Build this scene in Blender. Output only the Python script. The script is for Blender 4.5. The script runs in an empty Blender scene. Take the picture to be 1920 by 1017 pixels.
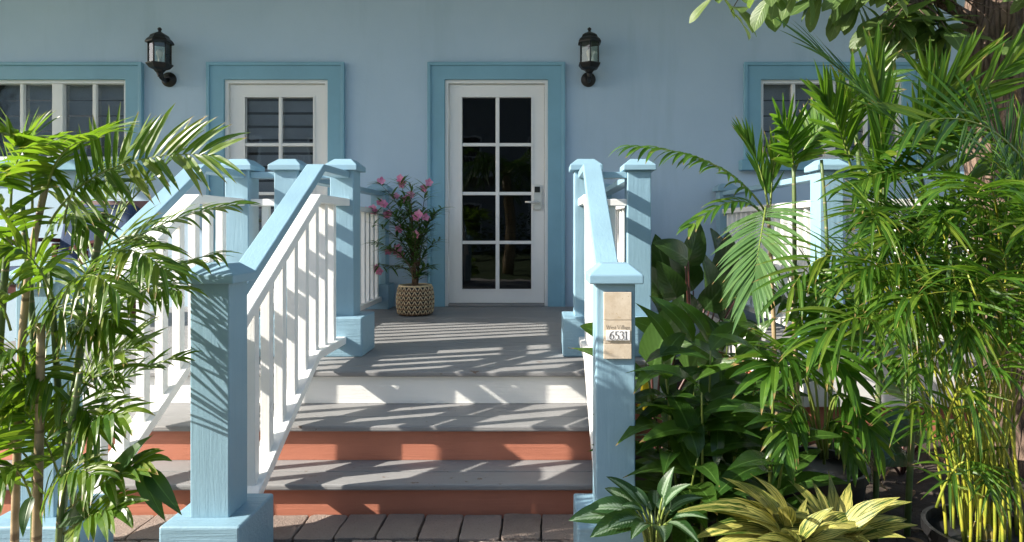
import bpy, bmesh, math, random
from mathutils import Vector, Matrix, Quaternion
R = math.radians
rng = random.Random(7)
scene = bpy.context.scene
COL = scene.collection

# ------------------------------------------------------------------ camera, sky, sun, exposure
FP, CX, CY, CAMZ = 1180.0, 1016.0, 427.0, 1.269      # focal length and principal point in photo pixels
cam_d = bpy.data.cameras.new('camera'); cam = bpy.data.objects.new('camera', cam_d); COL.objects.link(cam)
cam.location = (0, 0, CAMZ); cam.rotation_euler = (R(90), 0, 0)
cam_d.sensor_width = 36; cam_d.lens = FP / 1920 * 36
cam_d.shift_x = (960 - CX) / 1920; cam_d.shift_y = -(508.5 - CY) / 1920
cam_d.clip_start = 0.05; cam_d.clip_end = 500
scene.camera = cam
SUN = Vector((3.5, 1.0, -1.93)).normalized()           # the way the light travels
world = bpy.data.worlds.new('World'); scene.world = world; world.use_nodes = True
wn = world.node_tree.nodes; wl = world.node_tree.links
sky = wn.new('ShaderNodeTexSky'); sky.sky_type = 'NISHITA'; sky.sun_disc = False
sky.sun_elevation = math.asin(-SUN.z); sky.sun_rotation = math.atan2(-SUN.x, -SUN.y)
sky.air_density = 1.0; sky.dust_density = 1.5; sky.ozone_density = 1.0
wl.new(sky.outputs[0], wn['Background'].inputs[0]); wn['Background'].inputs[1].default_value = 0.115
sl = bpy.data.lights.new('sun', 'SUN'); sl.energy = 5.0; sl.angle = R(0.5); sl.color = (1, 0.93, 0.82)
so = bpy.data.objects.new('sun', sl); COL.objects.link(so)
so.rotation_euler = SUN.to_track_quat('-Z', 'Y').to_euler(); so.location = (-6, -2, 7)
vs = scene.view_settings
vs.view_transform = 'Standard'; vs.look = 'None'; vs.gamma = 1; vs.exposure = 1.28; vs.use_curve_mapping = False
scene.cycles.max_bounces = 10; scene.cycles.transparent_max_bounces = 12
scene.cycles.use_denoising = True

def at(px, py, d):                                     # photo pixel at a given distance from the camera plane -> metres
    return Vector(((px - CX) / FP * d, d, CAMZ - (py - CY) / FP * d))

# ------------------------------------------------------------------ materials
class NT:
    def __init__(s, name):
        s.m = bpy.data.materials.new(name); s.m.use_nodes = True
        s.n = s.m.node_tree.nodes; s.l = s.m.node_tree.links
        s.b = s.n['Principled BSDF']; s.out = s.n['Material Output']
    def add(s, t, **kw):
        x = s.n.new(t)
        for k, v in kw.items():
            if k in ('op',): x.operation = v
            else: setattr(x, k, v)
        return x
    def put(s, sock, v):
        if hasattr(v, 'is_output'): s.l.new(v, sock)
        else: sock.default_value = v
    def coord(s, out='Object', scale=(1, 1, 1)):
        c = s.add('ShaderNodeTexCoord'); mp = s.add('ShaderNodeMapping'); mp.inputs['Scale'].default_value = scale
        s.l.new(c.outputs[out], mp.inputs[0]); return mp.outputs[0]
    def noise(s, vec, scale, detail=4, rough=.55, dist=0):
        x = s.add('ShaderNodeTexNoise'); s.l.new(vec, x.inputs['Vector'])
        x.inputs['Scale'].default_value = scale; x.inputs['Detail'].default_value = detail
        x.inputs['Roughness'].default_value = rough; x.inputs['Distortion'].default_value = dist
        return x.outputs['Fac']
    def ramp(s, fac, stops, interp='LINEAR'):
        x = s.add('ShaderNodeValToRGB'); s.l.new(fac, x.inputs[0]); e = x.color_ramp.elements
        x.color_ramp.interpolation = interp
        while len(e) < len(stops): e.new(.5)
        for el, (p, c) in zip(e, stops):
            el.position = p; el.color = (c, c, c, 1) if isinstance(c, (int, float)) else (*c, 1)
        return x.outputs[0]
    def math(s, op, a, b=None, c=None):
        x = s.add('ShaderNodeMath', op=op)
        for i, v in enumerate((a, b, c)):
            if v is not None: s.put(x.inputs[i], v)
        return x.outputs[0]
    def mix(s, fac, a, b, mode='MIX'):
        x = s.add('ShaderNodeMix', data_type='RGBA', blend_type=mode)
        s.put(x.inputs[0], fac)
        for i, v in ((6, a), (7, b)):
            if isinstance(v, tuple): v = (*v, 1) if len(v) == 3 else v
            s.put(x.inputs[i], v)
        return x.outputs[2]
    def bump(s, h, strength=.3, dist=.01, normal=None):
        x = s.add('ShaderNodeBump'); x.inputs['Strength'].default_value = strength; x.inputs['Distance'].default_value = dist
        s.l.new(h, x.inputs['Height'])
        if normal: s.l.new(normal, x.inputs['Normal'])
        return x.outputs[0]
    def uv(s):
        c = s.add('ShaderNodeTexCoord'); sp = s.add('ShaderNodeSeparateXYZ'); s.l.new(c.outputs['UV'], sp.inputs[0])
        return sp.outputs[0], sp.outputs[1]

def paint(name, col, axis='z', rough=.5, grain=.35, chip=0., chipcol=(.12, .07, .04), vary=.12):
    t = NT(name); st = {'x': (1.2, 22, 22), 'y': (22, 1.2, 22), 'z': (22, 22, 1.2), 'n': (6, 6, 6)}[axis]
    g = t.noise(t.coord('Object', st), 3.0, 5, .6, .6)
    big = t.noise(t.coord('Object', (1, 1, 1)), 2.3, 5, .6)
    fine = t.noise(t.coord('Object', (1, 1, 1)), 90, 3)
    lo = tuple(c * (1 - vary) for c in col); hi = tuple(min(1, c * (1 + vary * .5)) for c in col)
    c1 = t.mix(t.ramp(big, [(.3, 0.), (.7, 1.)]), lo, hi)
    c1 = t.mix(t.ramp(g, [(.28, .08), (.40, 0.)]), c1, tuple(c * .72 for c in col))
    if chip:
        ch = t.noise(t.coord('Object', (1, 1.6, 1.6)), 14, 6, .7)
        ch2 = t.noise(t.coord('Object', (1, 1, 1)), 2.6, 2)
        f = t.math('MULTIPLY', t.ramp(ch, [(.66 - chip, 0.), (.69 - chip, 1.)]), t.ramp(ch2, [(.5, 0.), (.6, 1.)]))
        c1 = t.mix(f, c1, chipcol)
    t.l.new(c1, t.b.inputs['Base Color'])
    rr = t.math('MULTIPLY_ADD', big, .25, rough - .12); t.l.new(rr, t.b.inputs['Roughness'])
    h = t.math('ADD', g, t.math('MULTIPLY', fine, .25))
    t.l.new(t.bump(h, grain, .006), t.b.inputs['Normal'])
    return t.m

BLUE = (.225, .375, .47); WHITE = (.80, .80, .78)
M = {}
for ax in 'xyz':
    M['blue_' + ax] = paint('blue_paint_' + ax, BLUE, ax, .45, .26, chip=-.06, chipcol=(.33, .36, .36))
    M['white_' + ax] = paint('white_paint_' + ax, WHITE, ax, .45, .3, vary=.06)
    M['grey_' + ax] = paint('grey_deck_paint_' + ax, (.245, .245, .247), ax, .55, .4, chip=.035, vary=.16)
    M['orange_' + ax] = paint('terracotta_paint_' + ax, (.50, .185, .115), ax, .5, .35, chip=-.02, vary=.14)
M['blockblue'] = paint('rough_blue_paint', (.215, .36, .455), 'x', .5, .6, chip=-.01, chipcol=(.2, .2, .19))
M['trim'] = paint('blue_trim_paint', (.20, .40, .51), 'n', .5, .15)
M['white_smooth'] = paint('white_door_paint', (.78, .78, .76), 'n', .4, .06, vary=.04)

def stucco():
    t = NT('blue_stucco'); v = t.coord('Object')
    a = t.noise(v, 1.1, 5, .6); st = t.noise(t.coord('Object', (2.2, 1, .25)), 1.6, 5, .65)
    f = t.noise(v, 55, 6, .65); f2 = t.noise(v, 9, 4, .6)
    c = t.mix(t.ramp(a, [(.3, 0.), (.7, 1.)]), (.40, .53, .655), (.45, .58, .70))
    c = t.mix(t.ramp(st, [(.54, 0.), (.74, .6)]), c, (.35, .475, .575))
    c = t.mix(t.ramp(f2, [(.70, 0.), (.76, .35)]), c, (.46, .575, .66))
    t.l.new(c, t.b.inputs['Base Color']); t.b.inputs['Roughness'].default_value = .85
    n = t.bump(f2, .12, .01); t.l.new(t.bump(f, .22, .006, n), t.b.inputs['Normal'])
    return t.m
M['stucco'] = stucco()

def simple(name, col, rough=.5, metal=0., bump=0., bscale=30, vary=0.):
    t = NT(name); t.b.inputs['Roughness'].default_value = rough; t.b.inputs['Metallic'].default_value = metal
    t.b.inputs['Base Color'].default_value = (*col, 1)
    v = t.coord('Object')
    if vary:
        n = t.noise(v, bscale * .3, 5, .6)
        t.l.new(t.mix(t.ramp(n, [(.3, 0.), (.7, 1.)]), tuple(c * (1 - vary) for c in col), tuple(min(1, c * (1 + vary)) for c in col)), t.b.inputs['Base Color'])
    if bump: t.l.new(t.bump(t.noise(v, bscale, 6, .65), bump, .01), t.b.inputs['Normal'])
    return t.m
M['black_metal'] = simple('black_lantern_metal', (.012, .012, .012), .42, .3, .15, 60)
M['steel'] = simple('brushed_steel', (.72, .71, .68), .38, .75, .05, 80)
M['black_plastic'] = simple('black_plastic', (.015, .015, .015), .3)
M['pot'] = simple('black_nursery_pot', (.012, .012, .013), .45, 0, .1, 30)
M['bulb'] = simple('frosted_bulb', (.8, .8, .78), .3)
M['slat'] = simple('grey_louvre', (.46, .47, .49), .5, 0, .05, 20, .1)
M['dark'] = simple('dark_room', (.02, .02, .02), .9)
M['soil'] = simple('garden_soil', (.045, .032, .024), .95, 0, 1., 25, .5)
M['mulch'] = simple('soil_clods', (.075, .055, .042), .95, 0, .8, 60, .4)
M['grass'] = simple('lawn_grass', (.05, .085, .02), .9, 0, .6, 40, .4)
M['ceiling'] = simple('porch_ceiling_paint', (.74, .76, .77), .7)
M['roof'] = simple('grey_roof_metal', (.35, .36, .37), .5, .2)
M['plate'] = simple('number_plate_enamel', (.78, .78, .78), .35)
M['ink'] = simple('dark_lettering', (.05, .04, .035), .6)
M['mahogany'] = simple('mahogany_wood', (.085, .018, .014), .4, 0, .2, 20, .3)
M['navy'] = simple('navy_cushion', (.03, .055, .12), .9, 0, .3, 200, .15)
M['facade'] = simple('far_facade', (.30, .32, .34), .8, 0, .2, 10, .1)
M['far_white'] = simple('far_white_trim', (.7, .7, .7), .6)

def glass(name, tint, spec):
    t = NT(name); t.n.remove(t.b)
    fr = t.add('ShaderNodeFresnel'); fr.inputs[0].default_value = 1.5
    gl = t.add('ShaderNodeBsdfGlossy'); gl.inputs['Roughness'].default_value = .012; gl.inputs['Color'].default_value = (.95, .97, 1, 1)
    tr = t.add('ShaderNodeBsdfTransparent'); tr.inputs[0].default_value = (*tint, 1)
    mx = t.add('ShaderNodeMixShader'); f = t.math('MINIMUM', t.math('MULTIPLY', fr.outputs[0], spec), 1.)
    wv = t.noise(t.coord('Object'), 3.5, 2); nb = t.bump(wv, .03, .02)
    t.l.new(nb, gl.inputs['Normal'])
    t.l.new(f, mx.inputs[0]); t.l.new(tr.outputs[0], mx.inputs[1]); t.l.new(gl.outputs[0], mx.inputs[2]); t.l.new(mx.outputs[0], t.out.inputs[0])
    return t.m
M['glass'] = glass('tinted_window_glass', (.85, .87, .88), 2.2)
M['door_glass'] = glass('dark_door_glass', (.3, .3, .3), .75)
M['lantern_glass'] = glass('lantern_glass', (.80, .84, .78), 1.2)

def limestone():
    t = NT('beige_limestone'); v = t.coord('Object'); n = t.noise(v, 26, 6, .65); p = t.noise(v, 110, 3, .6)
    c = t.mix(t.ramp(n, [(.35, 0.), (.7, 1.)]), (.50, .41, .30), (.62, .54, .43))
    c = t.mix(t.ramp(p, [(.64, 0.), (.72, .8)]), c, (.40, .29, .16))
    t.l.new(c, t.b.inputs['Base Color']); t.b.inputs['Roughness'].default_value = .75
    t.l.new(t.bump(p, .3, .002), t.b.inputs['Normal']); return t.m
M['limestone'] = limestone()

def paver_mat():
    t = NT('clay_paver'); v = t.coord('Object'); oi = t.add('ShaderNodeObjectInfo')
    n = t.noise(v, 14, 6, .65); p = t.noise(v, 120, 4, .7)
    c = t.ramp(oi.outputs['Random'], [(0, (.22, .165, .14)), (.45, (.30, .235, .205)), (.8, (.26, .19, .16)), (1, (.40, .29, .25))])
    c = t.mix(t.ramp(n, [(.35, .0), (.7, .5)]), c, (.34, .28, .23))
    c = t.mix(t.ramp(p, [(.6, 0.), (.7, .6)]), c, (.10, .075, .06))
    t.l.new(c, t.b.inputs['Base Color']); t.b.inputs['Roughness'].default_value = .85
    t.l.new(t.bump(t.math('ADD', n, p), .9, .01), t.b.inputs['Normal']); return t.m
M['paver'] = paver_mat()
M['sand'] = simple('joint_sand', (.10, .085, .065), .95, 0, .8, 120, .4)

def bark():
    t = NT('grey_brown_bark'); v = t.coord('Object', (1, 1, .35)); n = t.noise(v, 16, 8, .7, .8); w = t.add('ShaderNodeTexVoronoi')
    w.feature = 'DISTANCE_TO_EDGE'; w.inputs['Scale'].default_value = 34; w.inputs['Randomness'].default_value = 1.; t.l.new(t.coord('Object', (1, 1, .16)), w.inputs['Vector'])
    c = t.mix(t.ramp(n, [(.3, 0.), (.7, 1.)]), (.085, .052, .036), (.27, .19, .145))
    c = t.mix(t.ramp(t.math('ADD', w.outputs['Distance'], t.math('MULTIPLY_ADD', n, .5, -.25)), [(0, .6), (.12, 0.)]), c, (.045, .028, .02))
    t.l.new(c, t.b.inputs['Base Color']); t.b.inputs['Roughness'].default_value = .9
    h = t.math('ADD', n, t.math('MULTIPLY', t.ramp(w.outputs['Distance'], [(0, 0.), (.15, 1.)]), .6))
    t.l.new(t.bump(h, 1., .02), t.b.inputs['Normal']); return t.m
M['bark'] = bark()

def cane_mat(name, a, b, ring, bands=22.):
    t = NT(name); u, v = t.uv(); n = t.noise(t.coord('Object'), 18, 5)
    r = t.math('FRACT', t.math('MULTIPLY', v, bands)); f = t.ramp(r, [(0, 1.), (.05, 1.), (.08, 0.)])
    c = t.mix(t.ramp(n, [(.35, 0.), (.65, 1.)]), a, b); c = t.mix(f, c, ring)
    t.l.new(c, t.b.inputs['Base Color']); t.b.inputs['Roughness'].default_value = .45
    t.l.new(t.bump(f, .4, .003), t.b.inputs['Normal']); return t.m
M['cane_green'] = cane_mat('green_palm_cane', (.05, .10, .03), (.11, .15, .05), (.20, .17, .10), 9)
M['cane_tan'] = cane_mat('tan_palm_cane', (.22, .17, .09), (.36, .27, .16), (.16, .11, .06), 7)
M['cane_yellow'] = cane_mat('yellow_palm_cane', (.17, .22, .025), (.32, .30, .03), (.14, .18, .02), 1)
M['sheath'] = cane_mat('mottled_palm_sheath', (.25, .22, .06), (.22, .13, .04), (.32, .34, .28), 3)
M['petiole_red'] = simple('dark_red_petiole', (.07, .025, .02), .4)
M['twig'] = simple('brown_twig', (.10, .06, .035), .7)
M['rachis'] = simple('leaf_stalk_green', (.16, .21, .045), .4)

def leaf_mat(name, cols, trans=(.20, .42, .03), tf=.42, rough=.36, tip=.0, vein=26., kind='plain', bend=.25):
    t = NT(name); u, v = t.uv(); g = t.add('ShaderNodeNewGeometry'); oi = t.add('ShaderNodeObjectInfo')
    rnd = t.math('FRACT', t.math('ADD', g.outputs['Random Per Island'], oi.outputs['Random']))
    n = len(cols); c = t.ramp(rnd, [(i / (n - 1), cc) for i, cc in enumerate(cols)])
    a = t.math('ABSOLUTE', t.math('SUBTRACT', u, .5))                    # 0 midrib .. .5 edge
    vd = t.math('SUBTRACT', t.math('MULTIPLY', v, 1.), t.math('MULTIPLY', a, bend))
    obn = t.noise(t.coord('Object'), 22, 4)
    c = t.mix(t.ramp(obn, [(.35, .0), (.72, .4)]), c, tuple(x * .6 for x in cols[0]))
    comb = t.add('ShaderNodeCombineXYZ'); t.l.new(vd, comb.inputs[0]); t.l.new(t.math('MULTIPLY', a, .35), comb.inputs[1]); t.l.new(rnd, comb.inputs[2])
    if kind == 'silver':
        nn = t.noise(comb.outputs[0], 30, 4, .65)
        f = t.math('ADD', t.math('MULTIPLY', a, -3.2), t.math('MULTIPLY_ADD', nn, 1.1, .42))
        c = t.mix(t.ramp(f, [(.34, 0.), (.56, .85)]), c, (.24, .33, .22))
        c = t.mix(t.ramp(a, [(.0, .9), (.05, 0.)]), c, (.05, .13, .03))
    elif kind == 'yellow':
        nn = t.noise(comb.outputs[0], 7.5, 3, .6)
        f = t.ramp(nn, [(.49, 0.), (.53, 1.)])
        c = t.mix(f, c, (.025, .075, .012))
    else:
        c = t.mix(t.ramp(a, [(.0, .55), (.05, 0.)]), c, tuple(min(1, x * 2.2 + .02) for x in cols[-1]))
    if tip:
        f = t.math('ADD', v, t.math('MULTIPLY_ADD', rnd, .16, -.1)); f = t.math('ADD', f, t.math('MULTIPLY_ADD', obn, .1, -.05))
        c = t.mix(t.ramp(f, [(1 - tip, 0.), (1 - tip * .55, .9)]), c, (.30, .19, .08))
    wv = t.math('SINE', t.math('MULTIPLY', vd, vein * 6.28))
    h = t.math('ADD', t.math('MULTIPLY', wv, .35), t.math('MULTIPLY', t.ramp(a, [(0, 0.), (.07, 1.)]), 1.))
    nb = t.bump(h, .22, .004)
    b = t.b; t.l.new(c, b.inputs['Base Color']); b.inputs['Roughness'].default_value = rough; t.l.new(nb, b.inputs['Normal'])
    b.inputs['Specular IOR Level'].default_value = .45
    tl = t.add('ShaderNodeBsdfTranslucent'); t.l.new(t.mix(.5, c, trans, 'MIX'), tl.inputs[0]); t.l.new(nb, tl.inputs['Normal'])
    mx = t.add('ShaderNodeMixShader'); mx.inputs[0].default_value = tf
    t.l.new(b.outputs[0], mx.inputs[1]); t.l.new(tl.outputs[0], mx.inputs[2]); t.l.new(mx.outputs[0], t.out.inputs[0])
    return t.m
M['palm_leaf'] = leaf_mat('palm_leaflet', [(.028, .085, .012), (.045, .125, .014), (.065, .155, .016), (.11, .185, .02)], trans=(.19, .44, .015), tf=.45, tip=.13, vein=2)
M['palm_leaf_dark'] = leaf_mat('dark_palm_leaflet', [(.018, .06, .014), (.03, .09, .016), (.05, .125, .02)], tip=.09, vein=2, tf=.36, rough=.42)
M['palm_light'] = leaf_mat('light_palm_leaflet', [(.04, .11, .012), (.07, .155, .014), (.11, .19, .018), (.16, .205, .02)], trans=(.26, .47, .015), tf=.46, tip=.13, vein=2)
M['palm_gloss'] = leaf_mat('glossy_palm_leaflet', [(.07, .15, .05), (.085, .165, .055), (.10, .18, .06)], trans=(.2, .42, .05), tip=.05, vein=2, rough=.22, tf=.3)
M['areca_leaf'] = leaf_mat('areca_leaflet', [(.03, .09, .012), (.05, .13, .014), (.08, .165, .016), (.14, .195, .02)], trans=(.22, .46, .02), tf=.45, tip=.10, vein=2)
M['ginger_leaf'] = leaf_mat('ginger_leaf', [(.018, .052, .011), (.03, .08, .014), (.06, .125, .02)], vein=24, tip=.03, rough=.22, tf=.4, bend=.5)
M['philo_leaf'] = leaf_mat('dark_glossy_leaf', [(.022, .05, .014), (.03, .065, .018)], vein=9, rough=.25, tf=.2, bend=.7)
M['big_leaf'] = leaf_mat('broad_green_leaf', [(.045, .10, .02), (.06, .12, .025)], vein=11, rough=.28, tf=.4, bend=.7)
M['silver_leaf'] = leaf_mat('silver_patterned_leaf', [(.018, .055, .016), (.03, .075, .02)], vein=14, kind='silver', tf=.25, bend=.45)
M['yellow_leaf'] = leaf_mat('yellow_striped_leaf', [(.50, .46, .12), (.58, .52, .15), (.42, .42, .10)], trans=(.55, .5, .1), vein=24, kind='yellow', tf=.3, bend=1.9)
M['yellow_old'] = leaf_mat('yellowing_leaf', [(.50, .40, .03), (.55, .43, .04)], trans=(.6, .45, .02), vein=12, tf=.4, bend=.6)
M['tree_leaf'] = leaf_mat('tree_leaf', [(.07, .13, .035), (.10, .165, .045), (.14, .20, .06)], trans=(.30, .46, .06), vein=9, rough=.42, tf=.45, bend=.6)
M['oleander_leaf'] = leaf_mat('oleander_leaf', [(.05, .115, .03), (.08, .15, .04)], vein=6, tf=.35)
M['petal'] = leaf_mat('pink_petal', [(.72, .17, .38), (.80, .30, .50), (.84, .42, .58)], trans=(.8, .25, .4), vein=3, tf=.4, rough=.6)

# ------------------------------------------------------------------ mesh helpers
class MB:
    def __init__(s): s.v = []; s.f = []; s.uv = []
    def face(s, idx, uvs=None): s.f.append(tuple(idx)); s.uv.append(uvs or [(0, 0)] * len(idx))
    def box(s, lo, hi):
        x0, y0, z0 = lo; x1, y1, z1 = hi; b = len(s.v)
        s.v += [(x0, y0, z0), (x1, y0, z0), (x1, y1, z0), (x0, y1, z0), (x0, y0, z1), (x1, y0, z1), (x1, y1, z1), (x0, y1, z1)]
        for q in ((0, 3, 2, 1), (4, 5, 6, 7), (0, 1, 5, 4), (1, 2, 6, 5), (2, 3, 7, 6), (3, 0, 4, 7)): s.face([b + i for i in q])
        return s
    def prism(s, poly, axis, a0, a1):                  # polygon in the plane across AXIS, pushed from a0 to a1
        def pt(p, a): return (a, p[0], p[1]) if axis == 'x' else ((p[0], a, p[1]) if axis == 'y' else (p[0], p[1], a))
        b = len(s.v); n = len(poly)
        s.v += [pt(p, a0) for p in poly] + [pt(p, a1) for p in poly]
        s.face(range(b + n - 1, b - 1, -1)); s.face(range(b + n, b + 2 * n))
        for i in range(n): j = (i + 1) % n; s.face([b + i, b + j, b + n + j, b + n + i])
        return s
    def frustum(s, cx, cy, z0, h0, z1, h1):
        b = len(s.v)
        for z, h in ((z0, h0), (z1, h1)): s.v += [(cx - h, cy - h, z), (cx + h, cy - h, z), (cx + h, cy + h, z), (cx - h, cy + h, z)]
        for q in ((0, 3, 2, 1), (4, 5, 6, 7), (0, 1, 5, 4), (1, 2, 6, 5), (2, 3, 7, 6), (3, 0, 4, 7)): s.face([b + i for i in q])
        return s
    def lathe(s, prof, c, n=24, rot=0.):               # prof: (radius, z)
        b = len(s.v); m = len(prof)
        for r, z in prof:
            for k in range(n):
                a = rot + 2 * math.pi * k / n; s.v.append((c[0] + r * math.cos(a), c[1] + r * math.sin(a), c[2] + z))
        for i in range(m - 1):
            for k in range(n):
                k2 = (k + 1) % n
                s.face([b + i * n + k, b + i * n + k2, b + (i + 1) * n + k2, b + (i + 1) * n + k],
                       [(k / n, i / m), ((k + 1) / n, i / m), ((k + 1) / n, (i + 1) / m), (k / n, (i + 1) / m)])
        if prof[0][0] > 1e-5: s.face([b + k for k in range(n - 1, -1, -1)])
        if prof[-1][0] > 1e-5: s.face([b + (m - 1) * n + k for k in range(n)])
        return s
    def tube(s, pts, rad, n=6, cap=True):
        pts = [Vector(p) for p in pts]; m = len(pts); b = len(s.v); nrm = None; L = 0
        rad = rad if isinstance(rad, (list, tuple)) else [rad] * m
        for i, p in enumerate(pts):
            t = (pts[min(i + 1, m - 1)] - pts[max(i - 1, 0)]).normalized()
            if nrm is None: nrm = t.orthogonal().normalized()
            else: nrm = (nrm - t * nrm.dot(t)).normalized()
            bi = t.cross(nrm)
            for k in range(n):
                a = 2 * math.pi * k / n; s.v.append(tuple(p + (nrm * math.cos(a) + bi * math.sin(a)) * rad[i]))
        for i in range(m - 1):
            for k in range(n):
                k2 = (k + 1) % n
                s.face([b + i * n + k, b + i * n + k2, b + (i + 1) * n + k2, b + (i + 1) * n + k],
                       [(k / n, i / (m - 1)), ((k + 1) / n, i / (m - 1)), ((k + 1) / n, (i + 1) / (m - 1)), (k / n, (i + 1) / (m - 1))])
        if cap: s.face([b + k for k in range(n - 1, -1, -1)]); s.face([b + (m - 1) * n + k for k in range(n)])
        return s
    def leaf(s, p, d, up, L, W, prof, droop=.5, fold=.15, seg=6, wave=0., rg=rng, twist=0.):
        p = Vector(p); d = Vector(d).normalized(); sd = d.cross(Vector(up))
        if sd.length < 1e-3: sd = d.orthogonal()
        sd.normalize(); b = len(s.v); ph = rg.random() * 6.28
        for i in range(seg + 1):
            t = i / seg; n = sd.cross(d); w = W * prof(t) * .5; wv = wave * W * math.sin(ph + t * 9)
            for q, e in ((-1, wv), (0, 0.), (1, -wv)):
                s.v.append(tuple(p + sd * (q * w) + n * (abs(q) * fold * w * 2 + e)))
            p = p + d * (L / seg); d = (d + Vector((0, 0, -droop / seg))).normalized()
            if twist: sd = Quaternion(d, twist / seg) @ sd
            sd = (sd - d * sd.dot(d)).normalized()
        for i in range(seg):
            for q in (0, 1):
                a = b + i * 3 + q
                s.face([a, a + 1, a + 4, a + 3], [(q / 2, i / seg), (q / 2 + .5, i / seg), (q / 2 + .5, (i + 1) / seg), (q / 2, (i + 1) / seg)])
        return s
    def mesh(s, name, bevel=0., smooth=False, segs=2):
        me = bpy.data.meshes.new(name); me.from_pydata(s.v, [], s.f)
        ul = me.uv_layers.new(name='UVMap'); k = 0; flat = []
        for u in s.uv:
            for c in u: flat += [c[0], c[1]]
        ul.data.foreach_set('uv', flat)
        if bevel:
            bm = bmesh.new(); bm.from_mesh(me); bmesh.ops.recalc_face_normals(bm, faces=bm.faces)
            ed = [e for e in bm.edges if len(e.link_faces) == 2 and e.calc_face_angle() > .3]
            bmesh.ops.bevel(bm, geom=ed, offset=bevel, segments=segs, profile=.5, affect='EDGES', clamp_overlap=True)
            bm.to_mesh(me); bm.free()
        if smooth: me.shade_smooth()
        me.update(); return me

def link(name, me, mat, parent=None):
    o = bpy.data.objects.new(name, me); COL.objects.link(o)
    if mat is not None and not me.materials: me.materials.append(M[mat])
    if parent is not None:
        o.parent = parent
        o.matrix_parent_inverse = Matrix.Translation(-Vector(parent.location)) if parent.type == 'EMPTY' else Matrix()
    return o
def obj(name, mb, mat, parent=None, bevel=0., smooth=False, segs=2):
    return link(name, mb.mesh(name, bevel, smooth, segs), mat, parent)
def tag(o, label=None, cat=None, group=None, kind=None):
    if label: o['label'] = label
    if cat: o['category'] = cat
    if group: o['group'] = group
    if kind: o['kind'] = kind
    return o
def thing(name, label, cat, loc, group=None):
    o = bpy.data.objects.new(name, None); COL.objects.link(o); o.location = loc; o.empty_display_size = .1
    return tag(o, label, cat, group)
def copy_tree(o, parent=None):
    c = o.copy(); COL.objects.link(c)
    if parent is not None:
        inv = o.matrix_parent_inverse.copy(); c.parent = parent; c.matrix_parent_inverse = inv
    for ch in o.children: copy_tree(ch, c)
    return c
def B(x0, y0, z0, x1, y1, z1): return MB().box((x0, y0, z0), (x1, y1, z1))

# ------------------------------------------------------------------ ground
DECK, RISE = .519, .173
me = MB(); me.v = [(-120, -120, 0), (120, -120, 0), (120, 120, 0), (-120, 120, 0)]; me.face((0, 1, 2, 3))
tag(obj('ground', me, 'grass'), kind='structure')
def bumpy(x0, x1, y0, y1, z, amp, nx, ny, sd):
    m = MB(); r = random.Random(sd)
    for j in range(ny + 1):
        for i in range(nx + 1):
            e = 0 if i in (0, nx) or j in (0, ny) else 1
            m.v.append((x0 + (x1 - x0) * i / nx, y0 + (y1 - y0) * j / ny, z + e * amp * r.random()))
    for j in range(ny):
        for i in range(nx):
            a = j * (nx + 1) + i; m.face((a, a + 1, a + nx + 2, a + nx + 1))
    return m
soil = tag(obj('garden_soil', bumpy(.36, 6, .7, 5.99, .006, .03, 90, 84, 3), 'soil', smooth=True), kind='structure')
tag(obj('planting_bed', bumpy(-6, -2.16, .5, 2.66, .006, .03, 60, 36, 4), 'soil', smooth=True), kind='structure')
cl = MB(); r2 = random.Random(5)
for k in range(2600):
    x = r2.uniform(.45, 3.6); y = r2.uniform(1.4, 5.8); s_ = r2.uniform(.004, .016)
    b = len(cl.v); z = .02 + s_ * .3
    pts = [(1, 0, 0), (-1, 0, 0), (0, 1, 0), (0, -1, 0), (0, 0, 1), (0, 0, -1)]
    for q in pts: cl.v.append((x + q[0] * s_ * r2.uniform(.6, 1.4), y + q[1] * s_ * r2.uniform(.6, 1.4), z + q[2] * s_ * r2.uniform(.5, 1.)))
    for q in ((0, 2, 4), (2, 1, 4), (1, 3, 4), (3, 0, 4), (2, 0, 5), (1, 2, 5), (3, 1, 5), (0, 3, 5)): cl.face([b + i for i in q])
tag(obj('soil_clods', cl, 'mulch'), 'brown crumbs of soil and mulch scattered under the plants', 'mulch', kind='stuff')

M['concrete'] = simple('pale_bounce_concrete', (.50, .47, .43), .85, 0, .4, 40, .12)
tag(obj('bounce_walkway', B(-14, -3.2, -.02, 14, -.6, .006), 'concrete'), kind='structure')  # unseen pale strip, added to bounce sunlight up onto the shaded wall
path = tag(obj('paver_path', B(-2.15, -.59, -.02, .35, 2.72, .012), 'sand'), kind='structure')
pvs = []
for v_ in range(5):
    pm = MB(); r3 = random.Random(20 + v_)
    w, d_ = .079 + .0015 * (v_ % 2), .108
    cr = .016
    pg = []
    for (sx, sy, a0) in ((1, 1, 0), (-1, 1, 90), (-1, -1, 180), (1, -1, 270)):
        for q in range(4): pg.append((sx * (w - cr) + cr * math.cos(R(a0 + q * 30)) + r3.uniform(-.002, .002), sy * (d_ - cr) + cr * math.sin(R(a0 + q * 30)) + r3.uniform(-.002, .002)))
        nx = {0: (0, 1), 90: (-1, 0), 180: (0, -1), 270: (1, 0)}[a0]
        for q in range(3):
            t_ = (q - 1) * .5; o_ = r3.uniform(-.0035, .001)
            pg.append((t_ * -(w - .03) + 0, d_ + o_) if a0 == 0 else ((-w - o_, -t_ * (d_ - .03)) if a0 == 90 else ((t_ * (w - .03), -d_ - o_) if a0 == 180 else (w + o_, t_ * (d_ - .03)))))
    pvs.append(pm.prism(pg, 'z', 0, .06).mesh('paver', .007))
k = 0
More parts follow.
